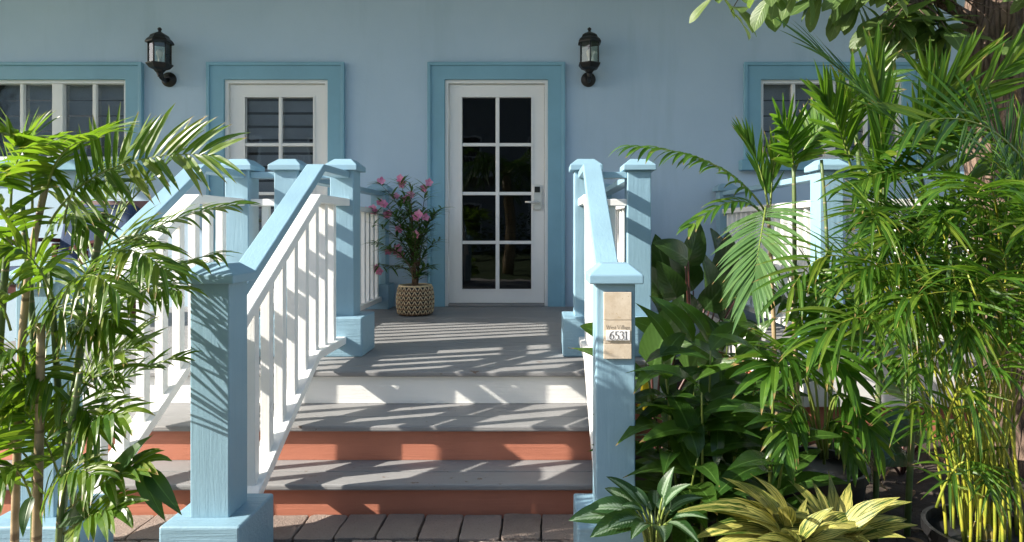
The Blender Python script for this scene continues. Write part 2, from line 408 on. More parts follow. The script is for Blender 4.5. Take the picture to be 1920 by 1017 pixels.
for j in range(12):
    y = 2.60 - j * .232
    for i in range(16):
        x = -2.07 + i * .1655 + (.08 if j % 2 else 0)
        if x + .08 > .35: continue
        o = link('paver', pvs[k % 5], 'paver', path); k += 1
        o.location = (x, y, -.022 + rng.uniform(-.005, .004)); o.rotation_euler = (rng.uniform(-.012, .012), rng.uniform(-.012, .012), rng.uniform(-.015, .015))

# ------------------------------------------------------------------ house
WY = 6.0; WS = WY / FP
def wx(px): return (px - CX) * WS
def wz(py): return CAMZ - (py - CY) * WS
house = thing('house', 'pale blue stucco house with white glazed doors, deep blue trim and shaded porch wall', 'house', (0, 6.1, 0))
DOORS = [(wx(834), wx(1028), wz(150)), (wx(422), wx(617), wz(150))]
WINS = [(wx(-26), wx(240), wz(301), wz(150)), (wx(1424), wx(1690), wz(301), wz(150))]
opens = sorted([(a, b, DECK, t) for a, b, t in DOORS] + [(a, b, z0, z1) for a, b, z0, z1 in WINS])
WX0, WX1, WTOP = -9.0, 9.0, 4.6
wm = MB(); xs = WX0
for a, b, z0, z1 in opens:
    wm.box((xs, WY, -.1), (a, WY + .16, WTOP)); wm.box((a, WY, -.1), (b, WY + .16, z0)); wm.box((a, WY, z1), (b, WY + .16, WTOP)); xs = b
wm.box((xs, WY, -.1), (WX1, WY + .16, WTOP))
obj('wall', wm, 'stucco', house)
obj('room_shell', MB().prism([(6.17, .3), (9.2, .3), (9.2, 4.3), (6.17, 4.3), (6.17, 4.28), (9.18, 4.28), (9.18, .32), (6.17, .32)], 'x', WX0, WX1), 'dark', house)
EAVE_Y, EAVE_Z = 2.96, 4.4
obj('porch_ceiling', B(WX0, EAVE_Y + .02, EAVE_Z, WX1, WY - .002, EAVE_Z + .05), 'ceiling', house)
obj('fascia', B(WX0, EAVE_Y - .03, EAVE_Z, WX1, EAVE_Y + .018, EAVE_Z + .22), 'white_x', house)
obj('roof', MB().prism([(EAVE_Y - .1, EAVE_Z + .222), (EAVE_Y - .1, EAVE_Z + .26), (8, EAVE_Z + 2.3), (12, EAVE_Z + .26), (12, EAVE_Z + .222), (8, EAVE_Z + 2.2)], 'x', WX0 - .3, WX1 + .3), 'roof', house)

def trim(x0, x1, z0, z1, name):                          # flat casing with a raised outer bead; x0..z1 the opening
    w = .158
    o = obj(name, MB().prism([(x0 - w, z0), (x0, z0), (x0, z1), (x1, z1), (x1, z0), (x1 + w, z0), (x1 + w, z1 + w), (x0 - w, z1 + w)], 'y', WY - .035, WY + .03), 'trim', house, .004)
    b = .028
    obj('bead', MB().prism([(x0 - w - .006, z0), (x0 - w + b, z0), (x0 - w + b, z1 + w - b), (x1 + w - b, z1 + w - b), (x1 + w - b, z0), (x1 + w + .006, z0), (x1 + w + .006, z1 + w + .006), (x0 - w - .006, z1 + w + .006)], 'y', WY - .05, WY - .03), 'trim', o, .006)
    return o
trim(DOORS[0][0] + .004, DOORS[0][1] - .004, DECK - .012, DOORS[0][2] - .004, 'door_trim')
trim(DOORS[1][0] + .004, DOORS[1][1] - .004, DECK - .012, DOORS[1][2] - .004, 'door_trim')
def wtrim(x0, x1, z0, z1):
    o = trim(x0 + .004, x1 - .004, z0 - .0, z1 - .004, 'window_trim')
    obj('sill', B(x0 - .2, WY - .09, z0 - .10, x1 + .2, WY + .02, z0 - .002), 'trim', o, .006)
for a, b, z0, z1 in WINS: wtrim(a, b, z0, z1)

def door(x0, x1, top, px, handle, hinge_left, slats, label):
    f = .036; y0 = WY + .02
    fr = obj('door_frame', MB().prism([(x0 + .004, DECK), (x0 + f, DECK), (x0 + f, top - f), (x1 - f, top - f), (x1 - f, DECK), (x1 - .004, DECK), (x1 - .004, top - .004), (x0 + .004, top - .004)], 'y', WY - .012, WY + .12), 'white_smooth', house, .003)
    a, b, t, bt = x0 + f + .003, x1 - f - .003, top - f - .004, DECK + .03
    gx = [wx(p) for p in px]; rows = [(182, 268), (274, 360), (366, 452), (458, 543)]
    zt, zb = wz(182), wz(543)
    m = MB()
    ym = y0 + .045
    m.box((a, y0, bt), (gx[0], ym, t)); m.box((gx[3], y0, bt), (b, ym, t)); m.box((gx[0], y0, zt), (gx[3], ym, t)); m.box((gx[0], y0, bt), (gx[3], ym, zb))
    dr = obj('door', m, 'white_smooth', house); dr['label'] = label
    e = .016                                             # glazing bead round the opening
    obj('glazing_bead', MB().prism([(gx[0] - e, zb - e), (gx[3] + e, zb - e), (gx[3] + e, zt + e), (gx[0] - e, zt + e), (gx[0] - e, zb), (gx[0], zb), (gx[0], zt), (gx[3], zt), (gx[3], zb), (gx[0] - e, zb - .0001)], 'y', y0 - .008, y0 + .01), 'white_smooth', dr)
    obj('muntin', B(gx[1], y0 - .004, zb, gx[2], y0 + .03, zt), 'white_smooth', dr, .004)
    for (ra, rb), (rc, rd) in zip(rows[:-1], rows[1:]):
        for u, v in ((gx[0], gx[1]), (gx[2], gx[3])):
            obj('muntin', B(u + .0005, y0 - .002, wz(rc), v - .0005, y0 + .028, wz(rb)), 'white_smooth', dr, .004)
    for ra, rb in rows:
        for u, v in ((gx[0], gx[1]), (gx[2], gx[3])):
            o = obj('pane', B(u, y0 + .031, wz(rb) - .002, v, y0 + .036, wz(ra) + .002), 'glass' if slats else 'door_glass', dr)
    hx = x0 + f - .004 if hinge_left else x1 - f + .004
    for py in (216, 358, 500):
        z = wz(py); h = MB()
        for q in (-1, 0, 1): h.lathe([(.011, -.03), (.011, .03)], (hx, y0 - .012, z + q * .063), 10)
        obj('hinge', h, 'white_smooth', dr, 0)
    if handle:
        hx = wx(1007.5); z = wz(370)
        pl = obj('lock_plate', MB().prism([(hx - .042, z - .1), (hx - .03, z - .122), (hx + .03, z - .122), (hx + .042, z - .1), (hx + .042, z + .1), (hx + .03, z + .122), (hx - .03, z + .122), (hx - .042, z + .1)], 'y', y0 - .028, y0 - .001), 'steel', dr, .006)
        obj('card_reader', B(hx - .026, y0 - .036, z + .045, hx + .026, y0 - .029, z + .1), 'black_plastic', dr, .004)
        zz = wz(380)
        obj('lever', MB().tube([(hx + .012, y0 - .028, zz), (hx + .012, y0 - .075, zz), (hx, y0 - .082, zz), (hx - .06, y0 - .08, zz), (hx - .115, y0 - .075, zz + .002)], [.012, .011, .012, .011, .009], 10), 'steel', dr, smooth=True)
    obj('threshold', B(x0 + .037, WY - .03, DECK + .001, x1 - .037, WY + .1, DECK + .026), 'grey_x', dr, .004)
    if slats:
        z = bt + .02; 
        while z < t:
            s_ = MB().prism([(y0 + .085, z), (y0 + .093, z), (y0 + .068, z + .10), (y0 + .06, z + .10)], 'x', gx[0] - .03, gx[3] + .03)
            obj('louvre', s_, 'slat', dr); z += .13
door(*DOORS[0], (866, 929, 936, 996), True, True, False, 'white glazed door with eight dark panes and lever lock')
door(*DOORS[1], (458, 521, 527, 586), False, False, True, 'white glazed door with grey louvre slats behind its panes')

def window(x0, x1, z0, z1):
    y0 = WY + .015; f = .035
    w = obj('window', MB().prism([(x0 + .003, z0 + .003), (x1 - .003, z0 + .003), (x1 - .003, z1 - .003), (x0 + .003, z1 - .003), (x0 + .003, z0 + f), (x0 + f, z0 + f), (x0 + f, z1 - f), (x1 - f, z1 - f), (x1 - f, z0 + f), (x0 + .003, z0 + f - .0001)], 'y', y0 - .02, y0 + .05), 'white_smooth', house)
    xm = (x0 + x1) / 2
    obj('mullion', B(xm - .052, y0 - .012, z0 + f, xm + .052, y0 + .05, z1 - f), 'white_smooth', w, .006)
    for a, b in ((x0 + f, xm - .052), (xm + .052, x1 - f)):
        c = (a + b) / 2; zc = (z0 + z1) / 2
        obj('muntin', B(c - .017, y0 - .004, z0 + f, c + .017, y0 + .03, z1 - f), 'white_smooth', w, .004)
        for u, v in ((a, c - .017), (c + .017, b)):
            obj('pane', B(u - .004, y0 + .031, z0 + f - .004, v + .004, y0 + .036, z1 - f + .004), 'glass', w)
    z = z0
    while z < z1 - .05:
        obj('louvre', MB().prism([(y0 + .095, z), (y0 + .103, z), (y0 + .075, z + .13), (y0 + .067, z + .13)], 'x', x0 + .01, x1 - .01), 'slat', w); z += .15
for a in WINS: window(*a)

# ------------------------------------------------------------------ porch decks and steps
E_DECK, E_T2, E_T1, R3, R2_, R1 = 3.27, 2.924, 2.682, 3.30, 2.965, 2.725
SX0, SX1 = -3.5, .335
porch = thing('porch', 'grey board porch deck with grey steps and terracotta painted risers', 'porch', (-1.5, 4, 0))
def board(par, x0, x1, y0, y1, top, nose=False, th=.027, name='deck_board'):
    obj(name, B(x0, y0 + .0012, top - th, x1, y1 - .0012, top + rng.uniform(-.0012, .0008)), 'grey_x', par, .007 if nose else .0025)
y = E_DECK; first = True
while y < WY - .06:
    y1 = min(y + .14, WY - .036)
    board(porch, SX0, SX1 + .012 if y < 3.55 else .735, y, y1, DECK, first); first = False; y = y1
for e, r_, top in ((E_T2, R3, 2 * RISE), (E_T1, R2_, RISE)):
    mid = e + .15
    board(porch, SX0, SX1 + .012, e, mid, top, True, name='tread_board'); board(porch, SX0, SX1 + .012, mid, r_ + .018, top, False, name='tread_board')
obj('riser', B(SX0, R3, 2 * RISE + .0, SX1, R3 + .02, DECK - .028), 'white_x', porch, .002)
obj('riser', B(SX0, R2_, RISE, SX1, R2_ + .02, 2 * RISE - .028), 'orange_x', porch, .002)
obj('riser', B(SX0, R1, -.02, SX1, R1 + .02, RISE - .028), 'orange_x', porch, .002)
obj('stringer', MB().prism([(R1 + .021, -.02), (5.9, -.02), (5.9, DECK - .03), (R3 + .021, DECK - .03), (R3 + .021, 2 * RISE - .03), (R2_ + .021, 2 * RISE - .03), (R2_ + .021, RISE - .03), (R1 + .021, RISE - .03)], 'x', SX1 - .04, SX1 - .002), 'orange_y', porch)
obj('skirt_board', B(.34, 3.62, .26, .715, 3.64, DECK - .028), 'white_x', porch); obj('skirt_board', B(.716, 3.62, .26, .733, 5.96, DECK - .028), 'white_y', porch)
obj('foundation', B(.34, 3.66, -.02, .70, 5.97, .28), 'orange_x', porch)
rporch = thing('porch', 'grey porch deck behind the palms with white skirt board over terracotta foundation', 'porch', (3, 4.6, 0))
y = 3.60; first = True
while y < WY - .06:
    y1 = min(y + .14, WY - .036); board(rporch, 1.50, 5.5, y, y1, DECK, first); first = False; y = y1
obj('skirt_board', B(1.53, 3.625, .235, 5.5, 3.645, DECK - .028), 'white_x', rporch, .003); obj('skirt_board', B(1.51, 3.625, .235, 1.529, 5.96, DECK - .028), 'white_y', rporch)
obj('foundation', B(1.55, 3.66, -.02, 5.5, 5.97, .25), 'orange_x', rporch)

# ------------------------------------------------------------------ railings
PW, BW, CW, RW = .07, .14, .096, .0475                  # half widths: post, block, cap, rail
N_Y, D_Y, NTOP, DTOP = 2.305, 3.78, 1.071, 1.607
def post(par, x, y, z0, ztop, zb, name='post', bw=BW):
    p = obj(name, B(x - PW, y - PW, zb - .003, x + PW, y + PW, ztop), 'blue_z', par, .005)
    obj('base_block', B(x - bw, y - bw, z0, x + bw, y + bw, zb), 'blockblue', p, .009, segs=3)
    c = MB().box((x - CW, y - CW, ztop - .002), (x + CW, y + CW, ztop + .03)); c2 = MB()
    b = [(-CW, ztop), (-CW, ztop + .031), (-.05, ztop + .068), (.05, ztop + .068), (CW, ztop + .031), (CW, ztop)]
    hs = [(ztop - .001, CW), (ztop + .031, CW), (ztop + .069, .05)]
    for z, h in hs: c2.v += [(x - h, y - h, z), (x + h, y - h, z), (x + h, y + h, z), (x - h, y + h, z)]
    c2.face((3, 2, 1, 0)); c2.face((8, 9, 10, 11))
    for i in (0, 4):
        for q in range(4): c2.face((i + q, i + (q + 1) % 4, i + 4 + (q + 1) % 4, i + 4 + q))
    obj('post_cap', c2, 'blue_x', p, .004)
    return p
def stair_railing(x, label):
    g = thing('stair_railing', label, 'railing', (x, 3.0, 0), 'railings of the porch steps')
    post(g, x, N_Y, 0, NTOP, .239, 'newel_post'); post(g, x, D_Y, DECK, DTOP, .748, 'deck_post')
    s = .636
    def prof(ztop, yk, y0, y1, th, sl): 
        return [(y0, ztop - sl * (yk - y0)), (yk, ztop), (y1, ztop), (y1, ztop - th), (yk + .012, ztop - th), (y0, ztop - sl * (yk - y0) - th * 1.18)]
    obj('handrail', MB().prism(prof(1.60, 3.282, 2.36, 3.713, .039, s), 'x', x - RW, x + RW), 'blue_y', g, .005)
    obj('sub_rail', MB().prism(prof(1.439, 3.227, 2.37, 3.713, .042, .63), 'x', x - RW, x + RW), 'white_y', g, .004)
    zb = lambda y: .637 - .62 * max(0, 3.21 - y)
    obj('bottom_rail', MB().prism([(2.40, zb(2.40)), (3.21, .637), (3.645, .637), (3.645, .595), (3.222, .595), (2.40, zb(2.40) - .05)], 'x', x - RW, x + RW), 'white_y', g, .004)
    for i in range(8):
        yy = 2.565 + .138 * i
        zt = 1.42 - .63 * max(0, 3.227 - yy)
        obj('baluster', B(x - .02, yy - .02, zb(yy) - .02, x + .02, yy + .02, zt), 'white_z', g, .0025)
    return g
XL, XR, X1_, X2_ = -1.18, .262, -1.80, -1.51
stair_railing(XL, 'blue and white stair railing left of the glazed door, palm shadows on its newel')
stair_railing(XR, 'blue and white stair railing carrying the stone house number tiles')
g3 = stair_railing(X1_, 'blue and white stair railing behind the leafy bamboo palm, leading to the louvred door')

def guard(par, x0, y0, x1, y1, n):                      # level guard between two post faces
    ax = 'x' if abs(x1 - x0) > abs(y1 - y0) else 'y'; a = DECK
    def rail(name, z0, z1, mat):
        m = B(x0, y0 - RW, z0, x1, y0 + RW, z1) if ax == 'x' else B(x0 - RW, y0, z0, x0 + RW, y1, z1)
        obj(name, m, mat + ax, par, .004)
    rail('handrail', 1.562, 1.60, 'blue_'); rail('sub_rail', 1.397, 1.439, 'white_'); rail('bottom_rail', .595, .637, 'white_')
    for i in range(n):
        t = (i + .5) / n; xx = x0 + (x1 - x0) * t; yy = y0 + (y1 - y0) * t
        obj('baluster', B(xx - .02, yy - .02, .63, xx + .02, yy + .02, 1.405), 'white_z', par, .0025)
g = thing('guard_railing', 'blue and white guard railing between the two doors, splitting the porch', 'railing', (X2_, D_Y, DECK), 'level guard railings of the porches')
post(g, X2_, D_Y, DECK, DTOP, .748); post(g, X2_, 5.87, DECK, DTOP, .748, bw=.11)
guard(g, X1_ + PW, D_Y, X2_ - PW, D_Y, 1); guard(g, X2_ + PW, D_Y, XL - PW, D_Y, 1); guard(g, X2_, D_Y + PW, X2_, 5.80, 14)
XB = .575
g = thing('guard_railing', 'blue and white guard railing running back to the wall right of the glazed door', 'railing', (XB, D_Y, DECK), 'level guard railings of the porches')
post(g, XB, D_Y, DECK, DTOP, .748); post(g, XB, 5.87, DECK, DTOP, .748, bw=.11)
guard(g, XR + PW, D_Y, XB - PW, D_Y, 1); guard(g, XB, D_Y + PW, XB, 5.80, 14)
XC = 1.71
g = thing('guard_railing', 'blue and white guard railing half hidden behind the tall palms beside the tree', 'railing', (XC, D_Y, DECK), 'level guard railings of the porches')
post(g, XC, D_Y, DECK, DTOP, .748); post(g, XC, 5.87, DECK, DTOP, .748, bw=.11); post(g, 3.3, D_Y, DECK, DTOP, .748)
guard(g, XC, D_Y + PW, XC, 5.80, 15); guard(g, XC + PW, D_Y, 3.3 - PW, D_Y, 10)

# ------------------------------------------------------------------ address plaque
PY = N_Y - PW
pq = thing('address_plaque', 'beige stone tile plaque with white number plate 6531 on the blue newel', 'sign', (XR, PY, .92))
def pxz(py): return CAMZ - (py - CY) / FP * PY
def pxx(px): return (px - CX) / FP * PY
tx0, tx1 = pxx(1131.5), pxx(1183.3)
for a, b in ((547.5, 599.3), (600.3, 642.6), (643.6, 672)):
    obj('stone_tile', B(tx0, PY - .013, pxz(b), tx1, PY - .0005, pxz(a)), 'limestone', pq, .0012)
obj('number_plate', B(pxx(1135.7), PY - .019, pxz(637), pxx(1180), PY - .0135, pxz(618.5)), 'plate', pq, .0006)
def arc(cx, cy, rx, ry, a0, a1, n=12): return [(cx + rx * math.cos(R(a0 + (a1 - a0) * i / n)), cy + ry * math.sin(R(a0 + (a1 - a0) * i / n))) for i in range(n + 1)]
G = {  # strokes in a unit-high box: cap height 1, x-height .62
 'W': (1.25, [[(.0, 1), (.32, 0)], [(.32, 0), (.6, 1)], [(.55, 1), (.86, 0)], [(.86, 0), (1.15, 1)], [(-.08, 1), (.14, 1)], [(.46, 1), (.68, 1)], [(1.05, 1), (1.24, 1)]]),
 'e': (.56, [[(.06, .36), (.48, .36)], arc(.27, .31, .22, .31, 8, 320, 16)]),
 's': (.44, [arc(.2, .46, .15, .15, 40, 250, 9) + arc(.2, .155, .16, .155, 80, -140, 10)]),
 't': (.40, [[(.16, .8), (.16, .12), (.2, .03), (.3, .01), (.36, .07)], [(.0, .6), (.34, .6)]]),
 'V': (.95, [[(.06, 1), (.42, 0)], [(.42, 0), (.8, 1)], [(-.04, 1), (.2, 1)], [(.68, 1), (.9, 1)]]),
 'i': (.30, [[(.14, .6), (.14, 0)], [(.03, 0), (.26, 0)], [(.03, .6), (.14, .6)], [(.12, .86), (.15, .86)]]),
 'l': (.30, [[(.14, 1.05), (.14, 0)], [(.03, 0), (.26, 0)], [(.03, 1.05), (.14, 1.05)]]),
 'a': (.54, [[(.08, .5), (.14, .59), (.26, .62), (.36, .57), (.38, .45), (.38, .1), (.42, .02), (.5, .05)], arc(.22, .17, .16, .17, 60, 330, 12)]),
 'g': (.56, [arc(.24, .43, .17, .19, 0, 360, 16), [(.36, .57), (.52, .6)], [(.14, .28), (.1, .17), (.2, .12), (.4, .1)], arc(.26, -.06, .22, .15, 60, 400, 16)]),
 ' ': (.26, []),
 '6': (.66, [[(.52, .98), (.32, .86), (.16, .66), (.08, .4)], arc(.31, .29, .23, .29, 0, 360, 20)]),
 '5': (.60, [[(.16, .93), (.48, .95)], [(.16, .93), (.13, .55)], [(.13, .52)] + arc(.24, .27, .25, .30, 110, -130, 14)]),
 '3': (.58, [arc(.24, .74, .19, .22, 150, -70, 12), arc(.22, .26, .25, .28, 80, -140, 14)]),
 '1': (.44, [[(.22, .95), (.22, 0)], [(.06, 0), (.38, 0)], [(.06, .86), (.22, .95)]])}
def write(txt, x0, x1, zb, y, name, thick, thin):
    tot = sum(G[c][0] for c in txt); s = (x1 - x0) / tot; x = x0
    for c in txt:
        m = MB()
        for st in G[c][1]:
            for (a0, b0), (a1, b1) in zip(st[:-1], st[1:]):
                dx, dz = a1 - a0, b1 - b0; L = math.hypot(dx, dz) or 1e-6
                w = thin + (thick - thin) * abs(dz / L)                      # upright strokes thick, level ones thin
                if c in 'WV' and dx > 0 and dz > 0: w = thin * 1.2
                nx, nz = -dz / L * w / 2, dx / L * w / 2; ex, ez = dx / L * w * .3, dz / L * w * .3
                q = [(a0 - ex + nx, b0 - ez + nz), (a1 + ex + nx, b1 + ez + nz), (a1 + ex - nx, b1 + ez - nz), (a0 - ex - nx, b0 - ez - nz)]
                b = len(m.v); yy = y - .00004 * len(m.f); m.v += [(x + p[0] * s, yy, zb + p[1] * s) for p in q]; m.face((b, b + 1, b + 2, b + 3))
        if m.f: obj(name, m, 'ink', pq)
        x += G[c][0] * s
write('West Village', pxx(1136.5), pxx(1180.5), pxz(616.5), PY - .0138, 'letter', .10, .05)
write('6531', pxx(1141), pxx(1176), pxz(635), PY - .0198, 'numeral', .10, .045)

# ------------------------------------------------------------------ wall lanterns
def lantern(x, label):
    zc = 2.677; ly = WY - .155
    g = thing('wall_lantern', label, 'lantern', (x, WY, zc), 'black wall lanterns')
    bp = MB(); bp.lathe([(.0, 0), (.07, 0), (.07, .012), (.05, .02), (.03, .03), (0, .03)], (0, 0, 0), 24)
    bp.v = [(x + a, WY - .002 - c, zc + b) for a, b, c in bp.v]; obj('backplate', bp, 'black_metal', g, smooth=False)
    obj('arm', MB().tube([(x, WY - .02, zc), (x, WY - .07, zc - .03), (x, WY - .12, zc - .012), (x, ly, zc + .035)], [.02, .018, .02, .03], 10), 'black_metal', g, smooth=True)
    obj('set_screw', MB().lathe([(.0, -.01), (.012, -.01), (.012, .01), (0, .01)], (x, ly - .01, zc + .0), 8), 'black_metal', g)
    c = (x, ly, 0); hr = R(30)
    obj('lantern_base', MB().lathe([(.02, zc + .025), (.035, zc + .035), (.05, zc + .055), (.085, zc + .07), (.105, zc + .095), (.112, zc + .105), (.112, zc + .113), (.095, zc + .116)], c, 6, hr), 'black_metal', g)
    z0, z1, rr = zc + .114, zc + .305, .092
    for k in range(6):
        a = hr + k * math.pi / 3; px_, py_ = x + rr * math.cos(a), ly + rr * math.sin(a)
        obj('cage_bar', MB().tube([(px_, py_, z0), (px_, py_, z1)], .0055, 6), 'black_metal', g)
        b = a + math.pi / 3; qx, qy = x + rr * math.cos(b), ly + rr * math.sin(b); m = MB(); i = .96
        m.v = [(x + (px_ - x) * i, ly + (py_ - ly) * i, z0), (x + (qx - x) * i, ly + (qy - ly) * i, z0), (x + (qx - x) * i, ly + (qy - ly) * i, z1), (x + (px_ - x) * i, ly + (py_ - ly) * i, z1)]; m.face((0, 1, 2, 3))
        obj('pane', m, 'lantern_glass', g)
    obj('lantern_roof', MB().lathe([(.085, zc + .303), (.118, zc + .300), (.118, zc + .312), (.105, zc + .335), (.085, zc + .352), (.075, zc + .375), (.05, zc + .392), (.022, zc + .405), (.012, zc + .412), (.012, zc + .42)], c, 6, hr), 'black_metal', g)
    obj('finial', MB().lathe([(.009, zc + .415), (.018, zc + .43), (.018, zc + .44), (.008, zc + .45), (.0, zc + .452)], c, 10), 'black_metal', g, smooth=True)
    obj('socket', MB().lathe([(.014, z0 - .01), (.014, z0 + .045)], c, 12), 'steel', g)
    obj('bulb', MB().lathe([(.013, z0 + .045), (.018, z0 + .06), (.028, z0 + .085), (.030, z0 + .105), (.022, z0 + .125), (0, z0 + .135)], c, 14), 'bulb', g, smooth=True)
lantern(-3.55, 'black hexagonal wall lantern between the window and the louvred door')
lantern(.442, 'black hexagonal wall lantern right of the dark glazed door')

# ------------------------------------------------------------------ oleander in its basket
ox, oy = -1.09, 5.42
bk = thing('basket_planter', 'woven dark and cream basket planter beside the glazed door', 'planter', (ox, oy, DECK))
prof = [(.0, .004), (.125, .004), (.140, .03), (.148, .09), (.147, .16), (.138, .225), (.13, .25)]
obj('inner_pot', MB().lathe(prof + [(.122, .25), (.118, .215), (.0, .215)], (ox, oy, DECK), 32), 'black_plastic', bk, smooth=True)
M['weave_light'] = simple('cream_straw', (.55, .44, .28), .85, 0, .4, 150, .2); M['weave_dark'] = simple('dark_straw', (.15, .085, .045), .85, 0, .4, 150, .3)
def brad(z):
    for (r0, z0), (r1, z1) in zip(prof[1:], prof[2:]):
        if z0 <= z <= z1: return r0 + (r1 - r0) * (z - z0) / (z1 - z0)
    return prof[-1][0]
NW = 20; rows = 6
for j in range(rows):
    for lay in range(2):
        m = MB()
        for k in range(NW):
            a0 = 2 * math.pi * (k + .5 * 0) / NW
            za, zb_ = .010 + j * .039, .010 + j * .039 + .045
            if lay:
                p = []
                for t in range(3):
                    for sgn in (0,): pass
                for sg in (-1, 1):
                    pts = []
                    for t in range(4):
                        u = t / 3; a = a0 + sg * (1 - u) * math.pi / NW * 1.0; z = zb_ - (zb_ - za) * u if False else za + (zb_ - za) * (1 - u)
                        rr = brad(z) + .008 + .004 * math.sin(u * math.pi); pts.append((ox + rr * math.cos(a), oy + rr * math.sin(a), DECK + z))
                    m.tube(pts, .0048, 5)
            else:
                pts = [(ox + (brad(za + .012) + .004) * math.cos(a0 + q * .5 * math.pi / NW), oy + (brad(za + .012) + .004) * math.sin(a0 + q * .5 * math.pi / NW), DECK + za + .012) for q in range(-2, 3)]
                m.tube(pts, .012, 5)
        o = obj('straw_row', m, 'weave_light' if lay else 'weave_dark', bk, smooth=True); o['kind'] = 'stuff'
obj('rim', MB().tube([(ox + .134 * math.cos(a * math.pi / 16), oy + .134 * math.sin(a * math.pi / 16), DECK + .252) for a in range(33)], .009, 6), 'weave_light', bk, smooth=True)
obj('potting_soil', MB().lathe([(.0, .226), (.06, .232), (.12, .222)], (ox, oy, DECK), 20), 'soil', bk)

def lens(t): return (math.sin(math.pi * min(1, t ** .8)) ** .8) if 0 < t < 1 else 0.02
def lance(t): return max(.03, math.sin(math.pi * t ** .62)) if t < 1 else .01
def strap(t): return (.35 + .65 * min(1, t * 6)) * (1 - max(0, t - .45) / .55) ** .75 + .01
def ovate(t): return max(.02, math.sin(math.pi * t ** .55) ** .75) if 0 < t < 1 else .02
def obov(t): return max(.05, math.sin(math.pi * t ** 1.35) ** .7) if 0 < t < 1 else .06

ol = thing('oleander', 'pink flowering oleander shrub growing in the woven basket', 'shrub', (ox, oy, DECK + .22))
r4 = random.Random(12)
def q3(a, b, c, n):                                     # points on the curve through a, b, c
    a, b, c = Vector(a), Vector(b), Vector(c); k = b * 2 - (a + c) * .5
    return [a * (1 - t) ** 2 + k * 2 * t * (1 - t) + c * t * t for t in [i / n for i in range(n + 1)]]
tips = [((712, 345), 1), ((748, 338), 1), ((695, 395), 1), ((700, 420), 0), ((705, 500), 1), ((735, 400), 1), ((765, 372), 1), ((780, 440), 1), ((760, 430), 1), ((800, 350), 1), ((815, 400), 0), ((830, 390), 0),
        ((740, 470), 1), ((722, 465), 1), ((825, 450), 0), ((805, 500), 0), ((790, 515), 0), ((715, 380), 1), ((700, 455), 0), ((790, 400), 1), ((770, 345), 0), ((752, 372), 1), ((800, 425), 0)]
ctr = Vector((ox, oy, DECK + .225))
for (px, py), fl in tips:
    e = at(px, py, oy + r4.uniform(-.2, .18)); b0 = ctr + Vector((r4.uniform(-.03, .03), r4.uniform(-.03, .03), 0))
    mid = b0.lerp(e, .55) + Vector(((b0.x - e.x) * .30, 0, .1 * abs(e.x - b0.x) + .02))
    pts = q3(b0, mid, e, 9)
    st = obj('branch', MB().tube(pts, [.006 - .0045 * i / 9 for i in range(10)], 5), 'twig', ol, smooth=True)
    m = MB()
    for i in range(52):
        t = r4.uniform(.38, 1.0) if fl or i > 3 else r4.uniform(.15, .5); p = pts[min(8, int(t * 9))].lerp(pts[min(9, int(t * 9) + 1)], t * 9 % 1)
        tg = (pts[min(9, int(t * 9) + 1)] - pts[max(0, int(t * 9) - 1)]).normalized(); a = r4.random() * 6.28
        d = tg * .55 + Vector((math.cos(a), math.sin(a), r4.uniform(-.3, .4)))
        m.leaf(p, d, (0, 0, 1), r4.uniform(.10, .16), r4.uniform(.015, .022), lens, .5, .1, 4, rg=r4)
    o = obj('foliage', m, 'oleander_leaf', st); o['kind'] = 'stuff'
    if fl:
        for q in range(r4.choice((1, 2, 3))):
            fm = MB(); c = e + Vector((r4.uniform(-.05, .05), r4.uniform(-.05, .05), r4.uniform(-.045, .04)))
            ax = Vector((r4.uniform(-.6, .6), -1, r4.uniform(-.2, .7))).normalized(); sd = ax.orthogonal().normalized()
            for kk in range(5):
                d = Quaternion(ax, kk * 1.2566 + r4.uniform(-.1, .1)) @ sd
                fm.leaf(c, d + ax * .35, ax, .042, .032, obov, .25, .08, 3, rg=r4)
            obj('flower', fm, 'petal', ol)

# ------------------------------------------------------------------ porch chair behind the left palm
cx_, cy_ = -3.72, 4.95
ch = thing('porch_chair', 'dark mahogany porch armchair with navy cushions behind the bamboo palm', 'chair', (cx_, cy_, DECK))
for sx in (-1, 1):
    for yy, h in ((-.3, .58), (.3, .62)): obj('leg', B(cx_ + sx * .33 - .025, cy_ + yy - .025, DECK, cx_ + sx * .33 + .025, cy_ + yy + .025, DECK + h), 'mahogany', ch, .006)
    arm = q3((cx_ + sx * .33, cy_ - .38, DECK + .58), (cx_ + sx * .33, cy_, DECK + .635), (cx_ + sx * .33, cy_ + .36, DECK + .62), 8)
    m = MB()
    for i, p in enumerate(arm): m.v += [(p.x - .045, p.y, p.z), (p.x + .045, p.y, p.z), (p.x + .045, p.y, p.z + .03), (p.x - .045, p.y, p.z + .03)]
    for i in range(8):
        for q in range(4): m.face((i * 4 + q, i * 4 + (q + 1) % 4, i * 4 + 4 + (q + 1) % 4, i * 4 + 4 + q))
    m.face((3, 2, 1, 0)); m.face((32, 33, 34, 35)); obj('armrest', m, 'mahogany', ch)
obj('seat_frame', B(cx_ - .30, cy_ - .30, DECK + .26, cx_ + .30, cy_ + .30, DECK + .33), 'mahogany', ch, .006)
obj('seat_cushion', B(cx_ - .29, cy_ - .33, DECK + .331, cx_ + .29, cy_ + .22, DECK + .46), 'navy', ch, .04, segs=4)
bkm = MB().prism([(cy_ + .2, DECK + .40), (cy_ + .32, DECK + .40), (cy_ + .46, DECK + .93), (cy_ + .34, DECK + .95)], 'x', cx_ - .29, cx_ + .29); obj('back_cushion', bkm, 'navy', ch, .04, segs=4)
